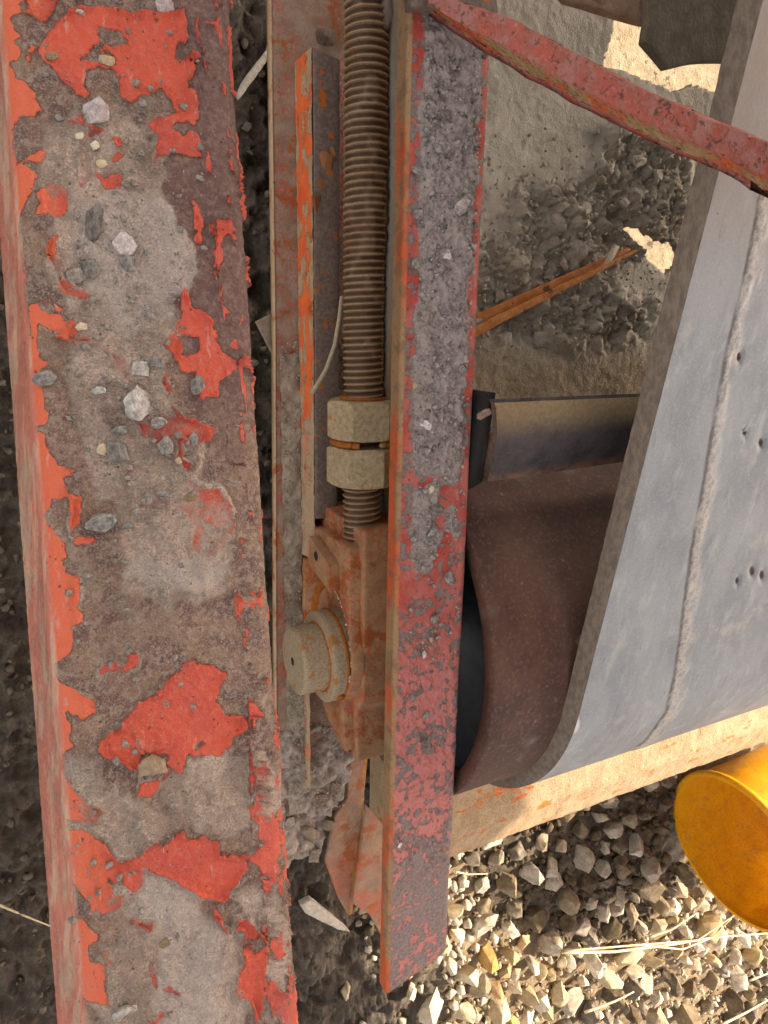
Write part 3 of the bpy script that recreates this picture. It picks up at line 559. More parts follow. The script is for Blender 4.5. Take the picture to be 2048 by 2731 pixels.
g1 = fbm(p, 110, 5, 111); g2 = fbm(p, 330, 4, 115); g3 = 1 - np.abs(2 * fbm(p, 60, 4, 119) - 1)
h = crust * (.0012 + (g1 - .35) * .012 + (g2 - .5) * .007 + g3 * .001) + top * (fbm(p, 260, 4, 121) - .5) * .0012
lower = sstep(q[:, 1], 1500, 1800) * sstep(-q[:, 1], -2420, -2250)
pit = sstep(fbm(p, 190, 4, 131), .5, .60) * lower * top
h = h + pit * .0011 + (fbm(p, 30, 3, 133) - .5) * .001
p = p + nrmv * h[:, None]
pr = np.where(across < .5, .22, .8)
paintv = np.where(uu < 16, 10, 0) + np.where(top, (fbm(p, 200, 5, 141) - .5) * 110 + (fbm(p, 35, 3, 142) - .5) * 60 + 6 - 30 * crust - 22 * sstep(q[:, 1], 2150, 2400) - 14 * sstep(across, .7, 1.0) * lower, 0)
M = Mat('gritty_red_rail', .85, .25)
n1 = M.noise(80, 6, .65); n2 = M.noise(380, 5, .7, off=3); n3 = M.noise(35, 4, .6, off=9); n4 = M.noise(1300, 3, .7, off=5)
cr_ = M.attr('crust')
base = M.mix(M.step(n2, .35, .65), (.17, .125, .115), (.27, .21, .19)); base = M.mix(M.step(n4, .5, .75, 0, .6), base, (.36, .29, .26))
pmk = M.step(M.math('ADD', M.attr('paint'), M.math('MULTIPLY', M.math('SUBTRACT', n2, .5), 50.0)), -1.5, 1.5)
pc = M.mix(M.step(n3, .4, .6), (.43, .075, .055), (.46, .15, .12)); pc = M.mix(M.attr('pinkish'), pc, (.50, .19, .165))
c = M.mix(pmk, base, pc)
rs = M.math('MULTIPLY', M.step(M.noise(170, 4, .7, off=33), .63, .68), M.attr('lower')); c = M.mix(rs, c, RUST)
cc = M.mix(M.step(n2, .30, .55), (.11, .10, .10), (.31, .265, .245)); cc = M.mix(M.step(n1, .45, .6), cc, (.37, .32, .295)); cc = M.mix(M.step(n4, .62, .72, 0, .7), cc, (.08, .072, .072)); cc = M.mix(M.step(M.noise(500, 2, .5, off=14), .66, .72, 0, .8), cc, (.6, .57, .55))
c = M.mix(M.step(cr_, .15, .4), c, cc)
sd = M.attr('side'); side = M.mix(M.step(M.noise(50, 4, .6, stretch=(1, .25, 1), off=2), .45, .6), (.36, .23, .12), (.60, .12, .04)); side = M.mix(M.step(n1, .5, .6, 0, .6), side, (.20, .13, .08)); side = M.mix(M.step(n2, .5, .7, 0, .7), side, (.2, .12, .07)); c = M.mix(sd, c, side)
hh = M.math('ADD', M.math('MULTIPLY', n2, .6), M.math('MULTIPLY', n4, .4)); hh = M.math('ADD', hh, M.math('MULTIPLY', pmk, .4))
RM = M.out(c, M.bump(hh, 1.0, .0018))
rail = thing('steel_rail', (ra, 0, RZ), 'long red angle rail in the middle crusted with dried slurry and gravel', 'rail')
link('angle_bar', gridmesh('rail', p.reshape(nv, nu, 3), {'paint': paintv, 'crust': crust, 'side': (uu < 16) * 1.0, 'pinkish': sstep(q[:, 1], 1500, 1900), 'lower': lower}), RM, rail)
link('angle_inside', gridmesh('rail_in', (RV - RN * .006)[::20, ::3], flip=True), bpy.data.materials['rusty_inside'], rail)
# closed tail end of the rail
S2 = [(x, -.600 + (x - ra) / (rb - ra) * .022 - .0002, z) for x, z in S]; S3 = [(x - dx * .006, -.600 + (x - ra) / (rb - ra) * .022 - .0002, z - dz * .006) for (x, z), (dx, dz) in zip(S, nn)]
link('cut_end', mesh('cut', S2 + S3, [(i, i + 1, nu + i + 1, nu + i) for i in range(nu - 1)]), mat_plain('cut_steel', (.2, .09, .05), (.3, .14, .08)), rail)
items = []; rp = []
for k in range(1500):
    py = rnd.uniform(120, 1200) if k < 1150 else rnd.uniform(1200, 1750); a = rnd.uniform(.17, .86); x = ra + (rb - ra) * a; w = W(1180, py, RZ); y = w[1]
    if k >= 1150 and fbm(np.array([[x, y, RZ]]), 45, 3, 105)[0] < .45: continue
    r = rnd.uniform(.0005, .0018) if rnd.random() < .9 else rnd.uniform(.0018, .0036); items.append((ROCKS[k % 16], r, rrot(), (x, y, RZ + .002 + rnd.uniform(0, .0025))))
h2 = len(items) // 4
for nm, it, mt in (('crust_grit', items[:h2], PM['d']), ('crust_grit', items[h2:], PM['g'])):
    o = link(nm, joined(it, nm, mt), None, rail); o['kind'] = 'stuff'
for px, py, s, k, lb in [(1226, 553, 58, 'g', 'largest grey stone on the crusted rail, upper right'), (1116, 573, 38, 'g', 'rounded grey pebble at the left of the crusted rail'), (1190, 678, 34, 'w', 'white quartz chip in the middle of the rail crust'), (1110, 700, 40, 'd', 'dark stone overhanging the left side of the rail crust'),
                         (1131, 1134, 44, 'w', 'long white crystalline lump on the rail below its middle'), (1104, 1028, 28, 'c', 'pinkish flat chip on the left side of the rail'), (1241, 957, 28, 'w', 'square white chip at the right side of the rail'), (1161, 1356, 56, 'd', 'round dark crust knob with rust stain on the rail'),
                         (1152, 1418, 40, 'd', 'dark stone chip left of the pink painted part of the rail'), (1149, 1305, 26, 'c', 'small pale chip above the round dark knob'), (1198, 1540, 56, 'd', 'large dark grit knob at the lower right of the rail'), (1131, 1745, 26, 'w', 'white chip low on the pink part of the rail'),
                         (1137, 1905, 32, 'd', 'dark chip sunk in pink paint, upper of two'), (1131, 1977, 32, 'd', 'dark chip sunk in pink paint, lower of two'), (1065, 2254, 20, 'w', 'small white chip on the lowest red part of the rail'), (1110, 455, 30, 'd', 'dark pebble on the upper left of the rail crust'), (1160, 1650, 40, 'g', 'grey chip between rust stains on the lower rail crust'), (1100, 1860, 26, 'd', 'small dark chip at the left side of the pink painted part')]:
    w = W(px, py, RZ + .003); r = s / 2 * .5 / 1900 * 1.15; o = link('stone_chip' if k in 'dg' else 'pebble', PMM[k][rnd.randrange(16)]); o.location = (w[0], w[1], w[2] + r * .1); o.rotation_euler = rrot(True); o.scale = (r, r * .95, r * .8); tag(o, lb, 'stone' if k in 'dg' else 'pebble')

# ================================================================== TAKE-UP FRAME
tf = thing('take_up_frame', (.25, 0, .22), 'rusty red take-up frame with guide bars behind the threaded rod', 'frame')
m_web = mat_paint('rusty_web_plate', base=((.17, .10, .06), (.27, .175, .115)), cover=-.05, dust=.42, rust=.5); m_gt = mat_plain('dull_brown_steel', (.12, .085, .068), (.21, .155, .125), 300, .0006, spots=(RUST, 60, .62))
m_orr = mat_paint('red_gusset_paint', base=((.20, .12, .07), (.30, .19, .11)), cover=-.02, dust=.42, rust=.5, paint=((.50, .095, .03), (.40, .08, .035)), dustc=(.38, .25, .15), sc=.7)
link('web_plate', rough_up(prism([(.2295, .45, .22), (.2255, .0, .22), (.2175, -.40, .22), (.2130, -.59, .22), (.248, -.560, .22), (.262, -.53, .22), (.285, -.47, .22), (.298, -.40, .22), (.300, .45, .22)], (0, 0, -.010), bw=.001), .0004, 60, 4), m_web, tf)
link('plate_edge', rough_up(prism([(.2293, .45, .2205), (.2253, .0, .2205), (.2173, -.40, .2205), (.2123, -.63, .2205), (.2123, -.63, .2095), (.2173, -.40, .2095), (.2253, .0, .2095), (.2293, .45, .2095)], (-.0012, 0, 0), bw=0), .0002, 60, 2), mat_paint('tan_plate_edge', base=((.46, .32, .19), (.40, .25, .13)), cover=-.10, dust=.3, rust=.45), tf)
link('guide_bar', rough_up(prism([(.2495, .2235, .262), (.2745, .218, .262), (.2720, -.19, .262), (.2485, -.19, .262)], (0, 0, -.041), bw=.0012), .0006, 80, 5), m_gt, tf)
yg = np.arange(-.515, .2235, .0012); tg = np.linspace(0, 1, 22); YG, TG = np.meshgrid(yg, tg, indexing='ij'); hf = 1 - sstep(-YG, .232, .240) * (1 - .55 * sstep(-YG, .352, .360)); zt_ = .2206 + (.0406 + .0045 * np.minimum(YG, 0) / .5) * hf
PGf = np.stack([.2478 + .0006 * (YG + .3) + 0 * TG, YG, .2206 + (zt_ - .2206) * TG], -1).reshape(-1, 3); yy_ = PGf[:, 1]; tgf = TG.ravel()
PGf[:, 0] += (fbm(PGf, 120, 4, 231) - .5) * .0022 - .0008 * np.sin(tgf * math.pi); pgp = 13 - 34 * np.abs(tgf - .5 + (fbm(PGf, 40, 3, 233) - .5) * .5) ** 1.5 + (fbm(PGf * [1, .4, 1], 150, 5, 235) - .5) * 75 - 5 - 9 * sstep(-yy_, .02, .16)
dgf = .42 + .30 * sstep(-yy_, .02, .12) - .2 * (pgp > 4)
link('guide_bar_face', gridmesh('gface', PGf.reshape(YG.shape + (3,)), {'paint': pgp, 'dust': dgf}), mat_paint('orange_guide_paint', base=((.34, .20, .10), (.46, .31, .17)), rust=.35, paint=((.74, .15, .04), (.66, .11, .035)), dustc=(.46, .34, .22), sc=1.2, bumpd=.001), tf)
# wall of the frame under the rail, with its wavy torn lower edge
wl = [(.300, .45, .438), (.300, -.30, .438), (.300, -.30, .34), (.300, -.12, .30)] + [(.300, y, .262 - .012 * math.sin(y * 40) - .01 * math.sin(y * 17)) for y in np.linspace(-.06, .40, 16)] + [(.300, .45, .25)]
link('side_wall', rough_up(prism(wl, (.006, 0, 0), bw=.0008), .0006, 60, 3), mat_paint('tan_flaking_wall', base=((.40, .27, .13), (.46, .33, .18)), cover=-.08, dust=.35, rust=.2, paint=(ORANGE, RED), dustc=(.45, .34, .2)), tf)
# dried dirt heaped in the trough
def heap(name, xr, yr, z0, amp, s, mat, parent, msk=None, dx=.0022):
    gx_, gy_ = np.meshgrid(np.arange(xr[0], xr[1], dx), np.arange(yr[0], yr[1], dx)); P = np.stack([gx_.ravel(), gy_.ravel(), np.full(gx_.size, z0)], 1)
    P[:, 2] += (fbm(P, 55, 5, s) - .45) * amp * 2 + (fbm(P, 240, 3, s + 9) - .5) * amp * .5
    if msk is not None: P[:, 2] += msk(P)
    return link(name, gridmesh(name, P.reshape(gx_.shape + (3,))), mat, parent)
m_dirt = mat_rock('caked_grey_dirt', (.30, .25, .19), (.46, .39, .31), 260, .0016); m_dirt2 = mat_rock('caked_brown_dirt', (.20, .145, .105), (.34, .27, .21), 160, .0016)
o = heap('caked_dirt', (.2275, .2475), (-.555, -.03), .2225, .0065, 201, m_dirt, tf)
o = heap('caked_dirt', (.2725, .299), (-.20, -.02), .232, .007, 211, m_dirt, tf)
gx_, gy_ = np.meshgrid(np.arange(.205, .31, .0016), np.arange(-.66, -.34, .0016)); P = np.stack([gx_.ravel(), gy_.ravel(), np.full(gx_.size, .228)], 1)
dl = sdf(PIX(P), [(738, 1960), (830, 1930), (965, 1960), (958, 2060), (925, 2140), (890, 2200), (868, 2295), (800, 2312), (736, 2350)]) + (fbm(P, 90, 4, 225) - .5) * 30
P[:, 2] += (fbm(P, 50, 5, 221) - .45) * .016 + (1 - np.abs(2 * fbm(P, 40, 4, 223) - 1)) ** 3 * -.010 + (fbm(P, 240, 3, 229) - .5) * .003 - sstep(-dl, -14, 0) * .008
lowm = gridmesh('caked_low', P.reshape(gx_.shape + (3,))); bm_ = bmesh.new(); bm_.from_mesh(lowm); bm_.verts.ensure_lookup_table()
bmesh.ops.delete(bm_, geom=[bm_.verts[i] for i in np.nonzero(dl < 0)[0]], context='VERTS'); bm_.to_mesh(lowm); bm_.free(); link('caked_dirt', lowm, m_dirt2, tf)
clods = [(860, 2140, 75), (900, 2110, 50), (820, 2240, 90), (880, 2210, 60), (780, 2280, 80), (845, 2290, 70), (800, 2180, 55), (800, 2120, 40), (775, 2200, 60)]
m_du = mat_rock('brown_clod', (.18, .13, .095), (.36, .285, .22), 3, .0016)
DMM = [meshcopy(r, m_du) for r in ROUGH]
for px, py, s in clods:
    w = W(px, py, .228); r = s / 2 * .69 / 1900 * 1.2; o = link('dirt_clod', DMM[rnd.randrange(16)], None, tf); o.location = Vector((w[0], w[1], .222)) - tf.location; o.rotation_euler = rrot(True); o.scale = (r, r, r * .55)
items = []
for k in range(1400):
    a = rnd.random()
    if a < .5: x, y, z = rnd.uniform(.228, .247), rnd.uniform(-.54, -.02), .2235
    elif a < .75: x, y, z = rnd.uniform(.2725, .299), rnd.uniform(-.20, -.02), .234
    else: x, y, z = rnd.uniform(.235, .294), rnd.uniform(-.56, -.38), .229
    r = rnd.uniform(.0006, .0022); items.append((ROCKS[k % 16], r, rrot(), (x, y, z + rnd.uniform(-.001, .002))))
o = link('trough_grit', joined(items, 'trough_grit', m_dirt), None, tf); o['kind'] = 'stuff'
# rust flakes on the guide bar, weld blobs
for px, py, s in [(865, 430, 60), (850, 540, 70), (885, 405, 40), (860, 490, 44)]:
    w = W(px, py, .263); r = s / 2 * .6 / 1900; o = link('rust_flake', meshcopy(ROCKS[rnd.randrange(16)], mat_plain('flaked_rust' + str(s), (.34, .13, .035), (.20, .10, .06), 300)), None, tf); o.location = Vector((w[0], w[1], .262)) - tf.location; o.rotation_euler = rrot(True); o.scale = (r, r * 1.2, r * .25)
o = link('weld_blob', meshcopy(ROUGH[5], mat_plain('old_weld', (.2, .13, .1), (.33, .24, .18), 2, .03)), None, tf); w = W(875, 95, .23); o.location = Vector((w[0], w[1], .226)) - tf.location; o.scale = (.013, .012, .010)
# gussets below the bearing
link('gusset_plate', rough_up(slab([(935, 2003), (972, 2003), (972, 2130), (965, 2260), (928, 2440), (905, 2400), (868, 2300), (893, 2180), (928, 2130)], .225, .006, .0008), .0006, 60, 4), m_orr, tf)
link('gusset_plate', rough_up(slab([(978, 2150), (1030, 2212), (1045, 2540), (1020, 2500), (985, 2440), (940, 2410)], .235, .006, .0008), .0005, 60, 4), m_orr, tf)
link('gusset_web', rough_up(prism([W(930, 2440, .225), W(972, 2003, .225), W(972, 2003, .19), W(930, 2440, .19)], (.005, 0, 0), bw=.0005), .0004, 60, 3), mat_plain('ochre_rust', (.45, .22, .04), (.3, .15, .05), 100), tf)
link('corner_plate', slab([(683, 858), (740, 828), (744, 900), (733, 955)], .20, .006), mat_plain('brown_plate', (.2, .14, .1), (.3, .22, .17)), tf)

# ================================================================== THREADED ROD + NUTS
rx, rz, rr = .2718, .32, .0183; pitch = .0056
def thread(y0_, y1_, r, name):
    nY = int((y0_ - y1_) / pitch * 14); th = np.linspace(0, 2 * np.pi, 56, endpoint=False); ys = np.linspace(y0_, y1_, nY); Yg, Tg = np.meshgrid(ys, th, indexing='ij')
    ph = (Yg / pitch + Tg / (2 * np.pi)) % 1; tri = np.abs(ph * 2 - 1); prof = tri ** 1.25
    P = np.stack([rx + 0 * Yg, Yg, rz + 0 * Yg], -1).reshape(-1, 3); n_ = fbm(np.stack([np.cos(Tg) * .02, Yg, np.sin(Tg) * .02], -1).reshape(-1, 3), 160, 4, 301).reshape(Yg.shape)
    fill = 1 - .8 * sstep(fbm(np.stack([np.cos(Tg) * .02, Yg, np.sin(Tg) * .02], -1).reshape(-1, 3), 45, 3, 305), .56, .68).reshape(Yg.shape); R_ = r - .0030 * (1 - prof) * fill + (n_ - .5) * .0022
    return gridmesh(name, np.stack([rx + R_ * np.cos(Tg), Yg, rz + R_ * np.sin(Tg)], -1), {'groove': 1 - prof}, closeu=True)
M = Mat('rusty_thread', .65, .4); n1 = M.noise(45, 5, .6); n2 = M.noise(400, 5, .7, off=3); g = M.attr('groove')
c = M.mix(M.step(n1, .35, .65), (.19, .105, .055), (.26, .165, .095)); c = M.mix(M.step(n2, .5, .75, 0, .6), c, (.42, .31, .19)); c = M.mix(M.step(g, .25, .8, 0, .9), c, (.07, .038, .02)); c = M.mix(M.step(g, .25, 0, 0, .55), c, (.44, .31, .19)); c = M.mix(M.step(M.noise(22, 4, .7, off=31), .62, .7, 0, .8), c, (.26, .08, .02))  # thread shading is in the colour: dark grooves, lit crests
m_thr = M.out(c, M.bump(n2, .6, .0005))
rod = thing('threaded_rod', (rx, 0, rz), 'long rusty threaded take-up rod with two hexagon nuts', 'threaded rod')
link('thread', thread(.42, -.196, rr, 'thread'), m_thr, rod)
m_nut = mat_plain('dusty_yellow_zinc', (.29, .215, .12), (.47, .375, .235), 260, .0012, .7, spots=((.36, .16, .06), 90, .60))
def nut(ya, yb, R_, rot, name='hex_nut'):
    n = 144; th = np.linspace(0, 2 * np.pi, n, endpoint=False); a = ((th - rot + np.pi / 6) % (np.pi / 3)) - np.pi / 6; hexr = R_ * math.cos(math.pi / 6) / np.cos(a)
    rows = []
    L = abs(yb - ya); ts = [0, 0, .02, .05, .1, .16, .25, .5, .75, .84, .9, .95, .98, 1, 1]
    for i, t in enumerate(ts):
        e = min(t, 1 - t) * L; lim = R_ * (.885) + e * 1.75; r = np.minimum(hexr, lim) - .0006 * math.exp(-e / .0012)
        if i in (0, len(ts) - 1): r = 0 * th + rr * 1.02
        rows.append(np.stack([rx + r * np.cos(th), 0 * th + ya + (yb - ya) * t, rz + r * np.sin(th)], 1))
    me = gridmesh(name, np.array(rows), closeu=True); me.shade_flat() if hasattr(me, 'shade_flat') else None
    me.polygons.foreach_set('use_smooth', [False] * len(me.polygons)); return me
link('hex_nut', nut(-.0665, -.1010, .0325, math.radians(100)), m_nut, rod); link('hex_nut', nut(-.1080, -.1430, .0330, math.radians(109)), m_nut, rod)
m_rust = mat_plain('bright_rust', (.40, .13, .02), (.26, .07, .012), 200, .0008, .9)
th = np.linspace(math.radians(-60), math.radians(75), 30); link('lock_ring', tube([(rx + .0265 * math.cos(t), -.1045, rz + .0265 * math.sin(t)) for t in th], .0032, 10), mat_plain('rust_ring', (.42, .23, .09), (.3, .12, .03), 200, .0006), rod)
link('ring_bead', meshcopy(rockmesh(5, 30), mat_plain('bead_metal', (.36, .25, .13), (.25, .16, .09), 2)), None, rod); b_ = SC.collection.objects[-1] if False else bpy.data.objects['ring_bead']; b_.location = Vector((rx + .0272 * math.cos(th[-1]), -.1045, rz + .0272 * math.sin(th[-1]))) - rod.location; b_.scale = (.0042,) * 3
th = np.linspace(math.radians(120), math.radians(200), 20); link('lock_ring', tube([(rx + .027 * math.cos(t), -.1045, rz + .027 * math.sin(t)) for t in th], .0030, 10), m_rust, rod)
for yy_ in (-.0655,): link('rust_collar', tube([(rx + .0195 * math.cos(t), yy_, rz + .0195 * math.sin(t)) for t in np.linspace(0, 6.283, 40)], .0018, 8), m_rust, rod)
# grey grease patch near the top of the thread
w = W(1020, 20, rz + .016); o = link('dried_grease', rough_up(meshcopy(rockmesh(91, 60), mat_plain('dried_grease', (.34, .29, .26), (.42, .37, .33), 2, .02)), .10, 2), None, rod); o.location = Vector((rx + .010, w[1], rz + .0135)) - rod.location; o.scale = (.0062, .019, .0055)

# ================================================================== BEARING HOUSING
XF = .2480
m_bh = mat_paint('cast_housing_paint', base=((.26, .115, .04), (.38, .20, .085)), cover=-.05, dust=.34, rust=.62, paint=(ORANGE, (.5, .1, .05)), dustc=(.40, .29, .16), sc=.9)
bh = thing('bearing_housing', (XF, -.26, .23), 'rusty cast take-up bearing block holding the pulley shaft', 'bearing')
def yz(pts, x): return [(x, y, z) for y, z in pts]
ZT = .352
body = [(-.1800, ZT - .004), (-.1790, .240), (-.236, .238), (-.2405, .200), (-.325, .200), (-.372, .245), (-.402, .290), (-.418, .330), (-.420, ZT - .010), (-.365, ZT - .014), (-.345, ZT), (-.185, ZT)]
link('cast_body', rough_up(prism(yz(body, .2590), (.048, 0, 0), bw=.0022), .0006, 70, 5), m_bh, bh)
ring = []                                                   # raised front pad with the round bore
cy_, cz_ = -.3060, .287
n = 48; outer = [(-.196, ZT - .010), (-.2, .243), (-.240, .236), (-.244, .204), (-.32, .204), (-.365, .248), (-.396, .292), (-.410, .334), (-.404, ZT - .016), (-.36, ZT - .022), (-.30, ZT - .006), (-.22, ZT - .006)]
def ray_poly(c, a, poly):
    d = np.array([math.cos(a), math.sin(a)]); best = 9
    for i in range(len(poly)):
        p_, q_ = np.array(poly[i]), np.array(poly[(i + 1) % len(poly)]); e = q_ - p_; den = d[0] * e[1] - d[1] * e[0]
        if abs(den) < 1e-12: continue
        w_ = p_ - c; t = (w_[0] * e[1] - w_[1] * e[0]) / den; s_ = (w_[0] * d[1] - w_[1] * d[0]) / den
        if t > 0 and -1e-9 <= s_ <= 1 + 1e-9: best = min(best, t)
    return best
c0 = np.array([cy_, cz_]); TH = np.linspace(0, 2 * math.pi, 160, endpoint=False); RO = np.array([ray_poly(c0, a, outer) for a in TH]); RB = .0620
RO = np.maximum(RO, RB + .004)
rows = []
for x, f_r in ((.2600, RO), (XF + .0015, RO), (XF, RO - .0015), (XF, RO * .5 + RB * .5), (XF, RB + .0012 + 0 * RO), (XF + .0012, RB + 0 * RO), (XF + .011, RB - .001 + 0 * RO), (XF + .016, .034 + 0 * RO)):
    rows.append(np.stack([0 * TH + x, c0[0] + f_r * np.cos(TH), c0[1] + f_r * np.sin(TH)], 1))
me = gridmesh('pad', np.array(rows), closeu=True); link('bearing_face', rough_up(me, .0007, 80), m_bh, bh)
# seal ring with crumbled grease inside the bore
link('seal_ring', rough_up(lathe_x([(XF + .015, .061), (XF + .009, .0605), (XF + .007, .058), (XF + .008, .0500), (XF + .015, .0495)], cy_, cz_, 80), .0012, 90), m_rust, bh)
items = [(ROCKS[k % 16], rnd.uniform(.0012, .0028), rrot(), (XF + .001, cy_ + .0620 * math.cos(a), cz_ + .0620 * math.sin(a))) for k, a in enumerate(np.random.RandomState(4).uniform(.1, 2.9, 70) * -1 + math.pi)]
o = link('crumbled_grease', joined(items, 'grease', mat_rock('pale_grease', (.40, .33, .2), (.5, .42, .28), 400)), None, bh); o['kind'] = 'stuff'
# tab with hole on the face
tz = [(-.2035, .272), (-.2185, .322), (-.2440, .322), (-.2330, .268)]
tab_ = link('name_tab', rough_up(prism(yz(tz, XF - .0105), (.0105, 0, 0), bw=.0006), .0003, 90, 2), m_bh, bh)
link('tab_hole', lathe_x([(XF - .0108, .0048), (XF - .0108, .0001)], -.2185, .290, 20), mat_plain('hole_shadow', (.02, .018, .015), (.03, .025, .02)), tab_)
link('rust_boss', lathe_x([(XF - .004, .0001), (XF - .0038, .004), (XF - .001, .0062), (XF, .007)], -.2150, .272, 20), m_rust, bh)
o = link('oil_hole', tube([(.2640, -.1785, .3100), (.2640, -.1775, .3100)], .0042, 16), bpy.data.materials['hole_shadow'], bh)

# ================================================================== PULLEY + SHAFT
PY, PZ, PR, PX = -.2905, .30, .180, .3155
pul = thing('tail_pulley', (PX, PY, PZ), 'large rusty brown steel tail pulley drum under the rubber belt', 'pulley')
M = Mat('pulley_rust', .7, .35); n1 = M.noise(16, 6, .65); n2 = M.noise(260, 6, .75, off=3); n3 = M.noise(60, 5, .7, off=6)
c = M.mix(M.step(n1, .35, .65), (.055, .025, .018), (.095, .045, .030)); c = M.mix(M.step(n2, .48, .75, 0, .8), c, (.20, .115, .075)); c = M.mix(M.step(n2, .3, .45, .6, 0), c, (.08, .04, .035)); c = M.mix(M.step(n3, .62, .72, 0, .5), c, (.33, .25, .2)); c = M.mix(M.step(M.noise(9, 4, .6, off=44), .56, .68, 0, .5), c, (.25, .22, .19))
m_pul = M.out(c, M.bump(n2, 1.0, .0012))
link('drum', rough_up(lathe_x([(PX + .006, PR - .014), (PX, PR - .0135), (PX, PR - .001), (PX + .0015, PR)] + [(PX + .0015 + k * .02, PR) for k in range(1, 50)], PY, PZ, 160), .0003, 40), m_pul, pul)
m_dk = mat_plain('dark_blue_steel', (.022, .027, .034), (.04, .046, .055), 60, .0004, .45)
link('drum_inside', lathe_x([(PX + .0005, PR - .0135), (PX + .05, PR - .015)], PY, PZ, 96), m_dk, pul)
link('end_disc', lathe_x([(PX + .050, PR - .015), (PX + .046, .07), (PX + .02, .055), (PX + .02, .034)], PY, PZ, 96), m_dk, pul)
w = W(1262, 1940, .18); link('dirt_flake', rough_up(prism([(PX + .042, -.400, .170), (PX + .035, -.425, .185), (PX + .03, -.435, .21), (PX + .045, -.41, .235), (PX + .046, -.38, .19)], (.002, .002, 0), bw=0), .001, 60, 3), mat_plain('grey_flake', (.10, .11, .12), (.15, .16, .17), 60), pul)
SY = -.3190
sh = thing('pulley_shaft', (.21, SY, PZ), 'dusty tan round shaft end with collar sticking out of the bearing', 'shaft')
m_sh = mat_plain('dusty_shaft', (.28, .205, .125), (.43, .335, .22), 420, .0008, .85, spots=((.33, .15, .05), 70, .58))
se_ = link('shaft_end', rough_up(lathe_x([(.2085, .0001), (.2085, .0285), (.2090, .0315), (.2110, .0330)] + [(.211 + k * .004, .0330) for k in range(1, 35)], SY, PZ, 72), .0003, 80), m_sh, sh)
link('collar', rough_up(lathe_x([(.2345, .0332), (.2345, .0435), (.2360, .0450)] + [(.236 + k * .004, .0450) for k in range(1, 8)], SY, PZ, 72), .0003, 80), m_sh, sh)
link('rust_line', lathe_x([(.2338, .0334), (.2336, .0345), (.2345, .0352)], SY, PZ, 72), m_rust, sh); link('rust_line', lathe_x([(.2462, .0451), (.2480, .0462), (.2500, .0452)], SY, PZ, 72), m_rust, sh)
link('set_screw', lathe_x([(.0, .0), (.0, .0)], 0, 0, 8) if False else tube([(.244, SY - .0440 * math.cos(.9), PZ + .0440 * math.sin(.9) - .001), (.244, SY - .0465 * math.cos(.9), PZ + .0465 * math.sin(.9))], .0042, 12), m_rust, sh)
link('centre_dimple', tube([(.2082, SY, PZ), (.2084, SY, PZ)], .004, 14), bpy.data.materials['hole_shadow'], se_)
w = W(1234, 2068, .36); o = link('stone', meshcopy(ROCKS[3], PM['d'])); o.location = (.3155, -.372, .405); w = W(1234, 2068, .42); o.location = tuple(w); o.rotation_euler = (.3, .1, .2); o.scale = (.0045, .008, .005); tag(o, 'dark oval stone wedged between rail edge and pulley rim', 'stone')

# ================================================================== BELT
XB, XE, TB, INC = .4000, 1.09, .012, math.radians(10)
us = np.concatenate([np.linspace(XB, .72, 260), np.linspace(.73, XE, 20)]); RB2 = PR + TB
path = []; nrmp = []
for s_ in np.linspace(1.3, 0, 420): path.append((PY - RB2 * math.sin(INC) + s_ * math.cos(INC), PZ + RB2 * math.cos(INC) + s_ * math.sin(INC))); nrmp.append((-math.sin(INC), math.cos(INC)))
REND = math.pi - INC - math.radians(4)
for a in np.linspace(0, REND, 160)[1:]: b_ = math.pi / 2 + INC + a; path.append((PY + RB2 * math.cos(b_), PZ + RB2 * math.sin(b_))); nrmp.append((math.cos(b_), math.sin(b_)))
R4 = math.radians(-4)
for s_ in np.linspace(0, .78, 40)[1:]: path.append((PY + RB2 * math.sin(R4) + s_ * math.cos(R4), PZ - RB2 * math.cos(R4) + s_ * math.sin(R4))); nrmp.append((math.sin(R4), -math.cos(R4)))
path = np.array(path); nrmp = np.array(nrmp)
V = np.zeros((len(path), len(us), 3)); V[..., 0] = us[None]; V[..., 1] = path[:, None, 0]; V[..., 2] = path[:, None, 1]
Nn = np.zeros_like(V); Nn[..., 1] = nrmp[:, None, 0]; Nn[..., 2] = nrmp[:, None, 1]
P = V.reshape(-1, 3); q = PIX(P); ii = np.repeat(np.arange(len(path)), len(us)); vis = ii < 500
seamy = np.array([0, 300, 740, 900, 1180, 1480, 1790, 1900, 1970, 2040]); seamx = np.array([2125, 2070, 1985, 1945, 1893, 1842, 1800, 1775, 1725, 1640])
sx = np.interp(q[:, 1], seamy, seamx); sdv = q[:, 0] - sx
sm = np.exp(-(sdv / 7) ** 2) * vis; sm2 = sstep(sdv, -3, 2) * (1 - sstep(sdv + (fbm(P, 60, 4, 435) - .5) * 50, 12, 40)) * vis
hb = sm2 * (.0006 + np.sin(q[:, 1] * .26 + sdv * .22) * .0008 * sstep(fbm(P, 40, 3, 437), .35, .5) + (fbm(P, 210, 5, 401) - .35) * .0040) - sm * .0010 * fbm(P, 300, 3, 405) + (fbm(P, 40, 3, 411) - .5) * .0006 + sstep(sdv, 0, 8) * .0004
holes = np.zeros(len(P))
for hx, hy, hr in [(1974, 953, 8), (1990, 1157, 5), (2032, 1182, 8), (1983, 1152, 4), (1968, 1550, 6), (2008, 1525, 9), (2034, 1535, 8)]:
    holes = np.maximum(holes, np.exp(-((q[:, 0] - hx) ** 2 / 1.0 + (q[:, 1] - hy) ** 2 / 3.5) / hr ** 2) * vis)
P = P + Nn.reshape(-1, 3) * (hb * .55 - holes * .003)[:, None]
M = Mat('grey_rubber_belt', .55, .4); n1 = M.noise(20, 6, .6, stretch=(1, .5, 1)); n2 = M.noise(500, 5, .75, off=3); n3 = M.noise(70, 5, .7, stretch=(1, .3, 1), off=6)
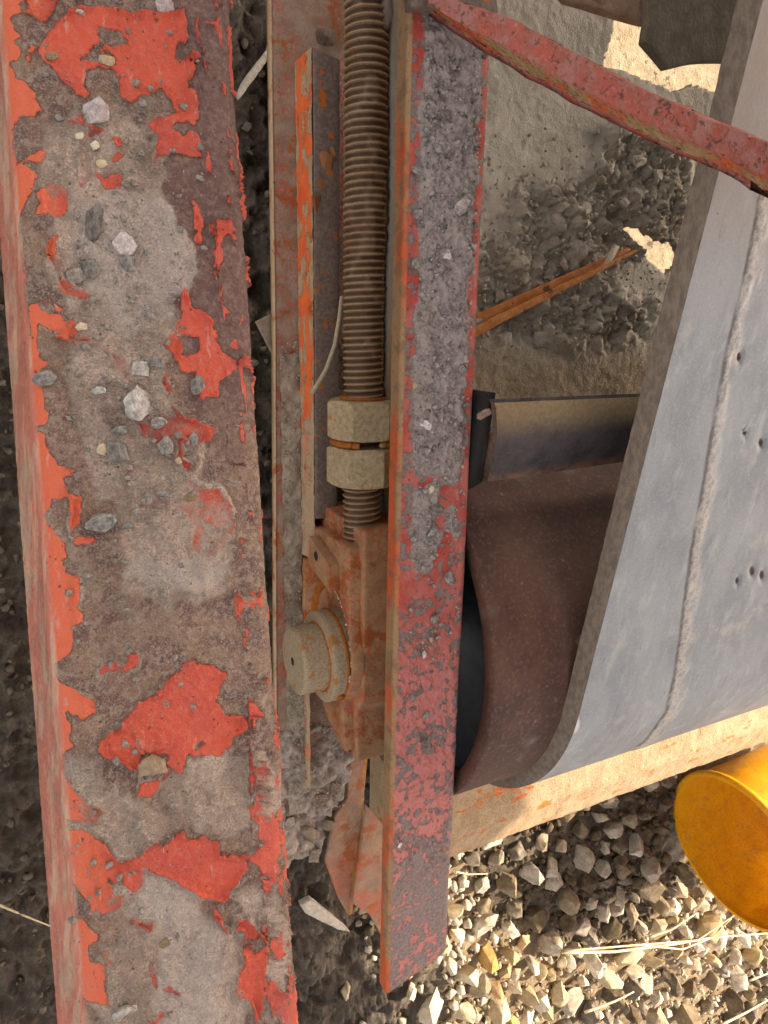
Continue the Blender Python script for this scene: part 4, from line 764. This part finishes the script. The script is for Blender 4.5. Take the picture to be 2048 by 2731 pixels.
c = M.mix(M.step(n1, .35, .65), (.175, .195, .212), (.245, .268, .282)); c = M.mix(M.step(n2, .48, .78, 0, .6), c, (.40, .42, .42)); c = M.mix(M.step(n3, .50, .72, 0, .6), c, (.36, .375, .37)); c = M.mix(M.step(M.noise(160, 5, .75, stretch=(1, .12, 1), off=23), .56, .70, 0, .5), c, (.12, .14, .155)); c = M.mix(M.step(M.noise(26, 5, .7, off=27), .56, .70, 0, .45), c, (.40, .37, .32))
c = M.mix(M.math('MULTIPLY', M.attr('brown'), M.step(n3, .2, .7, .55, .95)), c, (.20, .155, .12)); c = M.mix(M.math('MULTIPLY', M.attr('seam'), M.step(M.noise(260, 4, .7, off=61), .42, .56, .1, .9)), c, (.43, .385, .325)); c = M.mix(M.step(M.attr('holes'), .35, .7), c, (.07, .035, .03)); c = M.mix(M.step(M.attr('white'), .2, .6, 0, .8), c, (.6, .6, .6))
c = M.mix(M.math('MULTIPLY', M.attr('crack'), .8), c, (.07, .055, .045)); dots = M.step(M.voro(60), .02, .035, 1, 0); c = M.mix(dots, c, (.05, .05, .05))
m_belt = M.out(c, M.bump(n2, .5, .0004))
brown = sstep(-q[:, 1], -950, -300) * vis
crack = np.exp(-((sdv + (fbm(P, 90, 3, 431) - .5) * 6) / 3.0) ** 2) * vis * sstep(fbm(P, 60, 3, 433), .35, .5)
belt = thing('conveyor_belt', (XB, PY, PZ), 'grey rubber conveyor belt with rough splice line wrapped round the pulley', 'conveyor belt')
whiteb = np.exp(-((q[:, 0] - 1530) / 16) ** 2 - ((q[:, 1] - 1930) / 26) ** 2) * vis
link('top_cover', gridmesh('belt', P.reshape(V.shape), {'seam': sm2, 'brown': brown, 'holes': holes, 'white': whiteb, 'crack': crack}, flip=True), m_belt, belt)
inn = V - Nn * (TB - .0006); inn[:, 0, 0] -= .006; link('under_side', gridmesh('belt_in', inn[:, ::12]), mat_plain('black_rubber', (.05, .048, .045), (.09, .08, .075), 60), belt)
# cut edge of the belt
k_ = 7; E_ = np.zeros((len(path), k_, 3))
for j in range(k_): E_[:, j] = (V - Nn * (TB * j / (k_ - 1)))[:, 0]; E_[:, j, 0] += -.0010 * math.sin(math.pi * j / (k_ - 1)) - .0003 - .007 * (j / (k_ - 1))
Ep = E_.reshape(-1, 3); Ep[:, 0] += (fbm(Ep, 120, 4, 421) - .5) * .002; 
link('cut_edge', gridmesh('belt_edge', Ep.reshape(E_.shape)), mat_plain('fibrous_belt_edge', (.13, .10, .078), (.22, .175, .135), 300, .0015, .95, (1, .35, 1)), belt)
rt = inn[590:, ::8] + Nn[590:, ::8] * -.0015; link('dirt_layer', gridmesh('rt', rt), mat_plain('tan_dirt_layer', (.24, .185, .12), (.38, .31, .21), 70, .006, .95, spots=((.10, .08, .055), 45, .60)), belt)
far = np.stack([V[:, -1], inn[:, -1]], 1); link('far_edge', gridmesh('belt_edge2', far), bpy.data.materials['black_rubber'], belt)

# ================================================================== GUARD PLATE (scraper lip)
gd = thing('guard_plate', (.32, -.08, .44), 'dark bent steel scraper plate with dusty brown top, left of the belt above the drum', 'guard plate')
def strip(pts2, x0, x1, th, n=40, bwob=0, s=0):
    xs = np.linspace(x0, x1, n); V_ = np.array([[(x, y + (bwob * (x - x0)) * (i / (len(pts2) - 1)), z) for x in xs] for i, (y, z) in enumerate(pts2)]); return V_
yA = [(-.057, .457), (-.061, .458), (-.070, .458), (-.077, .4575), (-.083, .456), (-.087, .453)] + [(-.087 - .038 * k / 8, .453 - .024 * k / 8) for k in range(1, 9)]
Vg = strip(yA, .3160, .95, .006, 120, .04); Vg[:, :, 0] += (np.arange(len(yA)) / (len(yA) - 1.) * .018)[:, None] * np.linspace(1, 0, 120)[None]
Vg_t = Vg.copy(); Pg = Vg.reshape(-1, 3); Pg[:, 2] += (fbm(Pg, 50, 4, 501) - .5) * .002
qg = PIX(Pg); m_gd = Mat('scraper_steel', .75, .3); M = m_gd; n1 = M.noise(40, 6, .65); n2 = M.noise(300, 6, .75, off=3)
c = M.mix(M.step(n1, .35, .65), (.05, .042, .045), (.095, .078, .078)); c = M.mix(M.step(n2, .5, .75, 0, .5), c, (.19, .155, .145)); c = M.mix(M.attr('top'), c, M.mix(M.step(n2, .3, .7), (.20, .14, .075), (.29, .21, .12))); c = M.mix(M.math('MULTIPLY', M.attr('lip'), M.step(n1, .4, .6)), c, (.25, .12, .06))
gm = M.out(c, M.bump(n2, .8, .0006))
link('gap_shadow_strip', rough_up(prism([(.3125, -.050, .452), (.3205, -.050, .452), (.3300, -.125, .4275), (.3125, -.130, .432)], (0, 0, -.05), bw=0), .0004, 50, 2), mat_plain('gap_shadow_black', (.012, .011, .010), (.022, .02, .018)), gd)  # black strip added as the shade in the gap beside the plate
ri = np.repeat(np.arange(len(yA)), 120); att = {'top': 1 - np.clip((ri - 1.5) / 3.0, 0, 1), 'lip': np.clip((ri - 11) / 2, 0, 1)}
link('bent_plate', gridmesh('guard', Pg.reshape(Vg.shape), att), gm, gd)
link('plate_back', gridmesh('guard_b', (Vg_t - [0, -.002, .006])[:, ::6], {'top': np.zeros(len(yA) * 20), 'lip': np.zeros(len(yA) * 20)}, flip=True), gm, gd)
sx_ = [.3157 + i / (len(yA) - 1.) * .018 for i in range(len(yA))]; sideL = [(x, y, z) for x, (y, z) in zip(sx_, yA)] + [(x, y + .002, z - .006) for x, (y, z) in zip(sx_[::-1], yA[::-1])]
link('plate_edge', mesh('ge', sideL, [(i, i + 1, len(sideL) - 2 - i, len(sideL) - 1 - i) for i in range(len(yA) - 1)]), mat_plain('dark_rust_edge', (.12, .08, .06), (.2, .13, .1)), gd)
w = W(1290, 1105, .462); o = link('dirt_clod', DMM[4]); o.location = tuple(w); o.scale = (.009, .006, .006); o.rotation_euler = (.1, .2, .3); tag(o, 'small brown clod on the left end of the scraper plate', 'dirt clod')

# ================================================================== CROSS TUBE under the belt
ct = thing('cross_tube', (.45, -.71, .10), 'pale rusty square cross tube lit by the sun below the pulley', 'tube')
c_a, c_b = W(1230, 2100, .15)[1], W(1200, 2290, .15)[1]; zt = .15
def tube_profile():
    P = [(-.600, .080), (-.600, .110), (-.600, .140), (-.603, .147), (-.610, zt)]
    for k in range(1, 20): P.append((-.610 - .118 * k / 20, zt))
    for k in range(0, 8): a = k / 7 * math.radians(24); P.append((-.728 - .03 * math.sin(a), zt - .03 + .03 * math.cos(a)))
    y_, z_ = P[-1]
    for k in range(1, 9): P.append((y_ - .062 * k / 8, z_ - .028 * k / 8))
    y_, z_ = P[-1]; P += [(y_ - .003, z_ - .004), (y_ - .003, z_ - .05)]
    return P
TP = tube_profile(); xs = np.linspace(.425, 1.9, 420); VT = np.array([[(x, y, z) for x in xs] for y, z in TP]); PT = VT.reshape(-1, 3); PT[:, 2] += (fbm(PT, 60, 4, 601) - .5) * .004 + (fbm(PT, 220, 4, 605) - .5) * .0028
M = Mat('pale_rusted_tube', .85, .25); n1 = M.noise(30, 6, .65); n2 = M.noise(280, 6, .75, off=3); n3 = M.noise(26, 4, .6, stretch=(1, 2, 2), off=7)
c = M.mix(M.step(n1, .35, .65), (.30, .20, .11), (.38, .275, .165)); c = M.mix(M.step(n2, .48, .7, 0, .6), c, (.46, .35, .22)); c = M.mix(M.step(n2, .30, .46, .8, 0), c, (.14, .075, .04)); c = M.mix(M.step(n3, .60, .66, 0, .95), c, (.48, .12, .015)); c = M.mix(M.step(n1, .62, .72, 0, .25), c, (.46, .15, .04))
mt = M.out(c, M.bump(n2, 1.0, .003)); link('tube_wall', gridmesh('tube', PT.reshape(VT.shape), flip=False), mt, ct)
link('tube_underside', gridmesh('tubeu', np.array([[(x, y, z) for x in xs[::20]] for y, z in [TP[0], (TP[0][0], .05), (TP[-1][0], .05), TP[-1]]]), flip=False), mt, ct)
link('end_flange', box(.420, .4245, -.80, -.605, .04, .128), mt, ct)
# diagonal dark stay just above the bucket
# ================================================================== DIAGONAL BRACE
db = thing('diagonal_brace', tuple(W(1600, 250, .56)), 'red pitted flat steel brace crossing diagonally over the belt', 'brace')
top_l = [(1135, -28), (1240, 10), (1362, 49), (1532, 141), (1727, 243), (1873, 307), (2043, 377), (2200, 440)]; bot_l = [(1150, 22), (1240, 90), (1435, 205), (1630, 312), (1825, 404), (1950, 455), (2043, 507), (2200, 590)]
tt = np.linspace(0, 1, 260)
def poly_at(P_, t):
    P_ = np.array(P_, float); xq = 1140 + t * 1050; return np.stack([xq, np.interp(xq, P_[:, 0], P_[:, 1])], 1)
TL, BL = poly_at(top_l, tt), poly_at(bot_l, tt); VD = []
def zline(t): return .462 + .215 * t
prof = [(-.02, -.012), (0, -.004), (.03, 0)] + [(.03 + .69 * k / 22, 0.0) for k in range(1, 23)] + [(.78, -.001), (.84, -.004), (.90, -.008), (.96, -.011), (1.0, -.014)]
for a_, dzv in prof: VD.append([W(*(TL[i] * (1 - a_) + BL[i] * a_), zline(tt[i]) + dzv) for i in range(len(tt))])
VD = np.array(VD); PD = VD.reshape(-1, 3); rowi = np.repeat(np.arange(len(prof)), len(tt)); PD[:, 2] += (fbm(PD, 140, 4, 701) - .5) * .0028 - sstep(fbm(PD, 170, 4, 703), .56, .66) * .0016 + (fbm(PD, 40, 3, 705) - .5) * .002
att = {'edge': np.clip((rowi - 24) / 1.5, 0, 1)}
M = Mat('pitted_red_brace', .8, .3); n1 = M.noise(70, 6, .65, stretch=(.6, 1, 1)); n2 = M.noise(330, 5, .7, off=3); n3 = M.noise(40, 5, .7, off=7)
c = M.mix(M.step(n1, .38, .62), (.36, .085, .06), (.33, .14, .115)); c = M.mix(M.step(n2, .52, .7, 0, .6), c, (.36, .22, .20)); c = M.mix(M.step(M.noise(210, 4, .7, stretch=(.5, 1, 1), off=17), .56, .62, 0, .85), c, (.10, .05, .04))
e = M.mix(M.step(n3, .44, .52), (.66, .12, .03), (.40, .27, .13)); e = M.mix(M.step(n2, .5, .6, 0, .8), e, (.12, .085, .065)); c = M.mix(M.attr('edge'), c, e)
md = M.out(c, M.bump(M.math('ADD', n2, M.step(n1, .4, .6)), .9, .0012)); link('flat_bar', gridmesh('brace', PD.reshape(VD.shape), att, flip=True), md, db)
VU = VD[[0, -1]] ; VU = np.array([VD[0], VD[0] - [0, 0, .006], VD[-1] - [0, 0, .006], VD[-1]])[:, ::10]; link('bar_underside', gridmesh('brace_u', VU, {'edge': np.zeros(VU.shape[0] * VU.shape[1])}), md, db)
link('rail_lug', slab([(1095, -60), (1320, -60), (1330, 40), (1250, 60), (1130, 20), (1098, 20)], .452, .010), m_gt, db)

# ================================================================== THINGS BEHIND, top right
br = thing('idler_bracket', tuple(W(1800, 80, .30)), 'dark notched steel bracket silhouetted at the upper right', 'bracket')
m_br = mat_plain('dark_bracket', (.10, .078, .055), (.16, .13, .09), 60, .002, .9)
link('bracket_plate', rough_up(slab([(1722, -80), (1730, 60), (1722, 110), (1780, 182), (1860, 165), (1945, 165), (2040, -80)], .42, .008), .001, 40, 4), m_br, br)
cb = thing('cross_angle', tuple(W(1600, 20, .34)), 'brown dusty cross member along the top edge right of the rail', 'cross member')
link('angle_leg', rough_up(slab([(1440, -80), (1500, -25), (1520, 0), (1630, 35), (1730, 62), (1960, 20), (1960, -120)], .40, .010), .001, 40, 4), mat_plain('brown_member', (.22, .13, .08), (.33, .21, .13), 80, .001), cb)
ra_ = thing('rusty_angle_iron', tuple(W(1430, 810, .17)), 'bright orange rusty angle iron half buried in the slurry pan', 'angle iron')
def strip_slab(a, b, wa, wb, z, th): # px ends and widths
    a, b = np.array(a, float), np.array(b, float); d = (b - a) / np.linalg.norm(b - a); n_ = np.array([-d[1], d[0]]); return slab([tuple(a - n_ * wa / 2), tuple(b - n_ * wb / 2), tuple(b + n_ * wb / 2), tuple(a + n_ * wa / 2)], z, th, .0006)
m_ra = mat_plain('orange_rust', (.40, .13, .03), (.55, .24, .08), 90, .0015, .9, spots=((.12, .05, .02), 70, .62))
link('flange', rough_up(strip_slab((1200, 920), (1700, 668), 28, 7, BZ + .018, .004), .001, 60, 4), m_ra, ra_); link('web', rough_up(strip_slab((1200, 890), (1680, 664), 36, 9, BZ + .011, .004), .001, 60, 4, s=4), m_ra, ra_)
fs = thing('fallen_splinter', tuple(W(1630, 680, .16)), 'short pale splinter lying on the slurry pan', 'splinter'); link('splinter_wood', strip_slab((1618, 712), (1648, 655), 12, 12, BZ + .018, .004), mat_plain('pale_wood', (.5, .42, .32), (.6, .52, .4), 300, st=(1, 1, 1)), fs)
m_ff = mat_paint('shade_panel_paint', cover=.05, dust=.4)
# ================================================================== SHADE PANELS, unseen, added overhead to shade the frame
hp = thing('added_shade_panels', (2.3, 0, 1.4), 'unseen steel panels added over the conveyor to block light', 'blocker')
HZ = 1.32
link('shade_wall', box(2.25, 2.27, -3.2, 3.2, HZ, 4.2, 0), m_ff, hp)  # unseen wall added to keep the sun off the frame
link('shade_canopy', box(.75, 2.25, -1.0, 3.2, 2.0, 2.02, 0), m_ff, hp); link('shade_wall', box(2.27, 4.2, 3.18, 3.2, HZ, 4.2, 0), m_ff, hp); link('shade_panel_leg', box(2.30, 2.38, 2.9, 2.98, 0, HZ, 0), m_ff, hp); link('shade_panel_leg', box(2.30, 2.38, -3.15, -3.07, 0, HZ, 0), m_ff, hp)  # unseen canopy added so the sky light comes from the left

# ================================================================== YELLOW BUCKET
M = Mat('yellow_plastic', .35, .5); n1 = M.noise(25, 6, .65); n2 = M.noise(220, 5, .7, off=3)
c = M.mix(M.step(n1, .35, .65), (.74, .36, .006), (.82, .44, .012)); c = M.mix(M.step(n2, .45, .7, 0, .6), c, (.50, .24, .01)); c = M.mix(M.step(M.noise(60, 6, .75, off=51), .52, .68, 0, .55), c, (.36, .24, .10)); c = M.mix(M.step(M.noise(500, 3, .6, off=54), .62, .68, 0, .5), c, (.25, .14, .03))
M.out(c, M.bump(n2, .4, .0006)); tr = M.N('ShaderNodeBsdfTranslucent'); M.put(tr.inputs[0], c); mx = M.N('ShaderNodeMixShader'); mx.inputs[0].default_value = .22
M.t.links.new(M.b.outputs[0], mx.inputs[1]); M.t.links.new(tr.outputs[0], mx.inputs[2]); M.t.links.new(mx.outputs[0], M.t.nodes['Material Output'].inputs[0]); m_yel = M.m
bc = Vector((1.171, -1.000, .154)); bdir = Vector((.991, .122, .02)).normalized(); a_ = bdir.orthogonal().normalized(); b_ = bdir.cross(a_)
bk = thing('yellow_bucket', tuple(bc), 'translucent yellow plastic bucket lying on its side at the right edge', 'bucket')
def cyl(prof, n=96): return gridmesh('c', np.array([[tuple(bc + bdir * d + (a_ * math.cos(t) + b_ * math.sin(t)) * r) for t in np.linspace(0, 2 * math.pi, n, endpoint=False)] for d, r in prof]), closeu=True)
BR = .150
bw_ = link('bucket_wall', cyl([(.0, BR), (.30, BR * .92), (.302, .001)]), m_yel, bk); link('bucket_inside', cyl([(.0, BR - .003), (.297, BR * .92 - .003), (.298, .001)]), m_yel, bk)
link('bucket_rim', cyl([(-.003, BR - .003), (-.004, BR + .002), (.0, BR + .006), (.010, BR + .006), (.012, BR + .001), (.010, BR - .002), (-.003, BR - .003)]), m_yel, bw_)

# ================================================================== SMALL DEBRIS
m_straw = mat_plain('dry_straw', (.55, .42, .24), (.66, .54, .34), 300, .0002, .6); 
def stalk(pts, z, r, lb=None, nm='straw_stalk'):
    P_ = [Vector(W(x, y, z + (rnd.uniform(-.004, .006) if 0 < i < len(pts) - 1 else 0))) for i, (x, y) in enumerate(pts)]; Q = []
    for i in range(len(P_) - 1):
        for k in range(5): Q.append(P_[i].lerp(P_[i + 1], k / 5))
    Q.append(P_[-1]); o = link(nm, tube(Q, r, 6, 'stalk', lambda t: 1 - .5 * t), m_straw)
    tag(o, lb, 'straw'); return o
stalk([(1500, 2541), (1640, 2538), (1800, 2518), (1900, 2500), (2060, 2488)], .045, .0032, 'longest pale straw stalk running right along the shadow edge of the gravel')
stalk([(1510, 2536), (1700, 2520), (1860, 2508), (1960, 2440), (1975, 2420)], .050, .0022, 'thin straw stalk bending up towards the bucket rim')
stalk([(1730, 2500), (1790, 2480), (1850, 2440), (1875, 2400), (1890, 2365)], .045, .0022, 'forked straw stalk curving up on the lit gravel left of the bucket')
stalk([(1700, 2520), (1820, 2532), (1900, 2500), (1950, 2450)], .048, .0022, 'straw stalk crossing the long one near its middle')
stalk([(1560, 2700), (1640, 2670), (1690, 2645)], .03, .0030, 'short thick straw on the lower gravel')
stalk([(1920, 2735), (1990, 2700), (2060, 2660)], .03, .0035, 'tan straw at the lower right corner')
stalk([(2000, 2615), (2050, 2595)], .03, .003, 'short straw at the right edge below the bucket')
stalk([(1215, 2325), (1250, 2332), (1300, 2330)], .03, .0018, 'thin straw beside the tail of the rail')
stalk([(-10, 2410), (60, 2440), (160, 2480)], .03, .0016, 'long dry grass stem on the dark mud left of the beam')
stalk([(1200, 1480)] * 2, .03, .001) if False else None
def chip(pts, z, lb, cat='wood chip'):
    me = rough_up(slab(pts, z, .012, .0015), .0015, 60, 3); o = link('wood_chip', me, bpy.data.materials.get('weathered_wood') or mat_plain('weathered_wood', (.34, .30, .24), (.50, .45, .37), 160, .002, .9, (1, 1, 1))); return tag(o, lb, cat)
chip([(636, 248), (650, 215), (715, 128), (722, 100), (728, 130), (715, 160), (675, 215), (640, 262)], .03, 'weathered stick of wood on the mud between beam and frame')
chip([(800, 2415), (830, 2400), (880, 2440), (925, 2478), (935, 2488), (900, 2480), (860, 2460), (815, 2438)], .03, 'splintered grey wood chip on the mud below the frame')
m_tw = mat_plain('mud_coated_twig', (.36, .28, .19), (.46, .37, .26), 300, .0008, .9)
tw = link('twig', tube([W(x, y, .285) for x, y in [(912, 790), (905, 850), (893, 920), (870, 985), (850, 1020), (830, 1050)]], .0022, 8), m_tw); tag(tw, 'mud coated twig hanging beside the threaded rod above the nuts', 'twig')
# sprout
sp = thing('green_sprout', tuple(W(115, 2265, .02)), 'tiny bright green seedling on the dark mud left of the beam', 'seedling'); m_gr = mat_plain('seedling_green', (.10, .26, .03), (.16, .36, .05), 80, .0005, .5)
w0 = Vector(W(115, 2268, .012))
for k in range(5):
    a = k * 1.26 + .3; d = Vector((math.cos(a), math.sin(a), .35)); s_ = Vector((-math.sin(a), math.cos(a), 0)); L_ = .008
    link('leaf', mesh('leaf', [tuple(w0), tuple(w0 + d * L_ * .5 + s_ * .003), tuple(w0 + d * L_), tuple(w0 + d * L_ * .5 - s_ * .003), tuple(w0 + d * L_ * .5 + Vector((0, 0, .001)))], [(0, 1, 4), (1, 2, 4), (2, 3, 4), (3, 0, 4)]), m_gr, sp)
# dark round roller end behind the rail tail
w = W(1192, 2450, .15); link_ = thing('return_roller', tuple(w), 'dark steel disc end just behind the tail of the rail', 'roller'); link('roller_end', prism([(w[0] - .012 + .012 * math.sin(t) * .6, w[1] + .050 * math.cos(t), w[2] + .012 * math.sin(t)) for t in np.linspace(0, 2 * math.pi, 28, endpoint=False)], (0, 0, -.012), bw=.001), mat_plain('dark_roller', (.12, .085, .075), (.2, .15, .13), 100), link_)
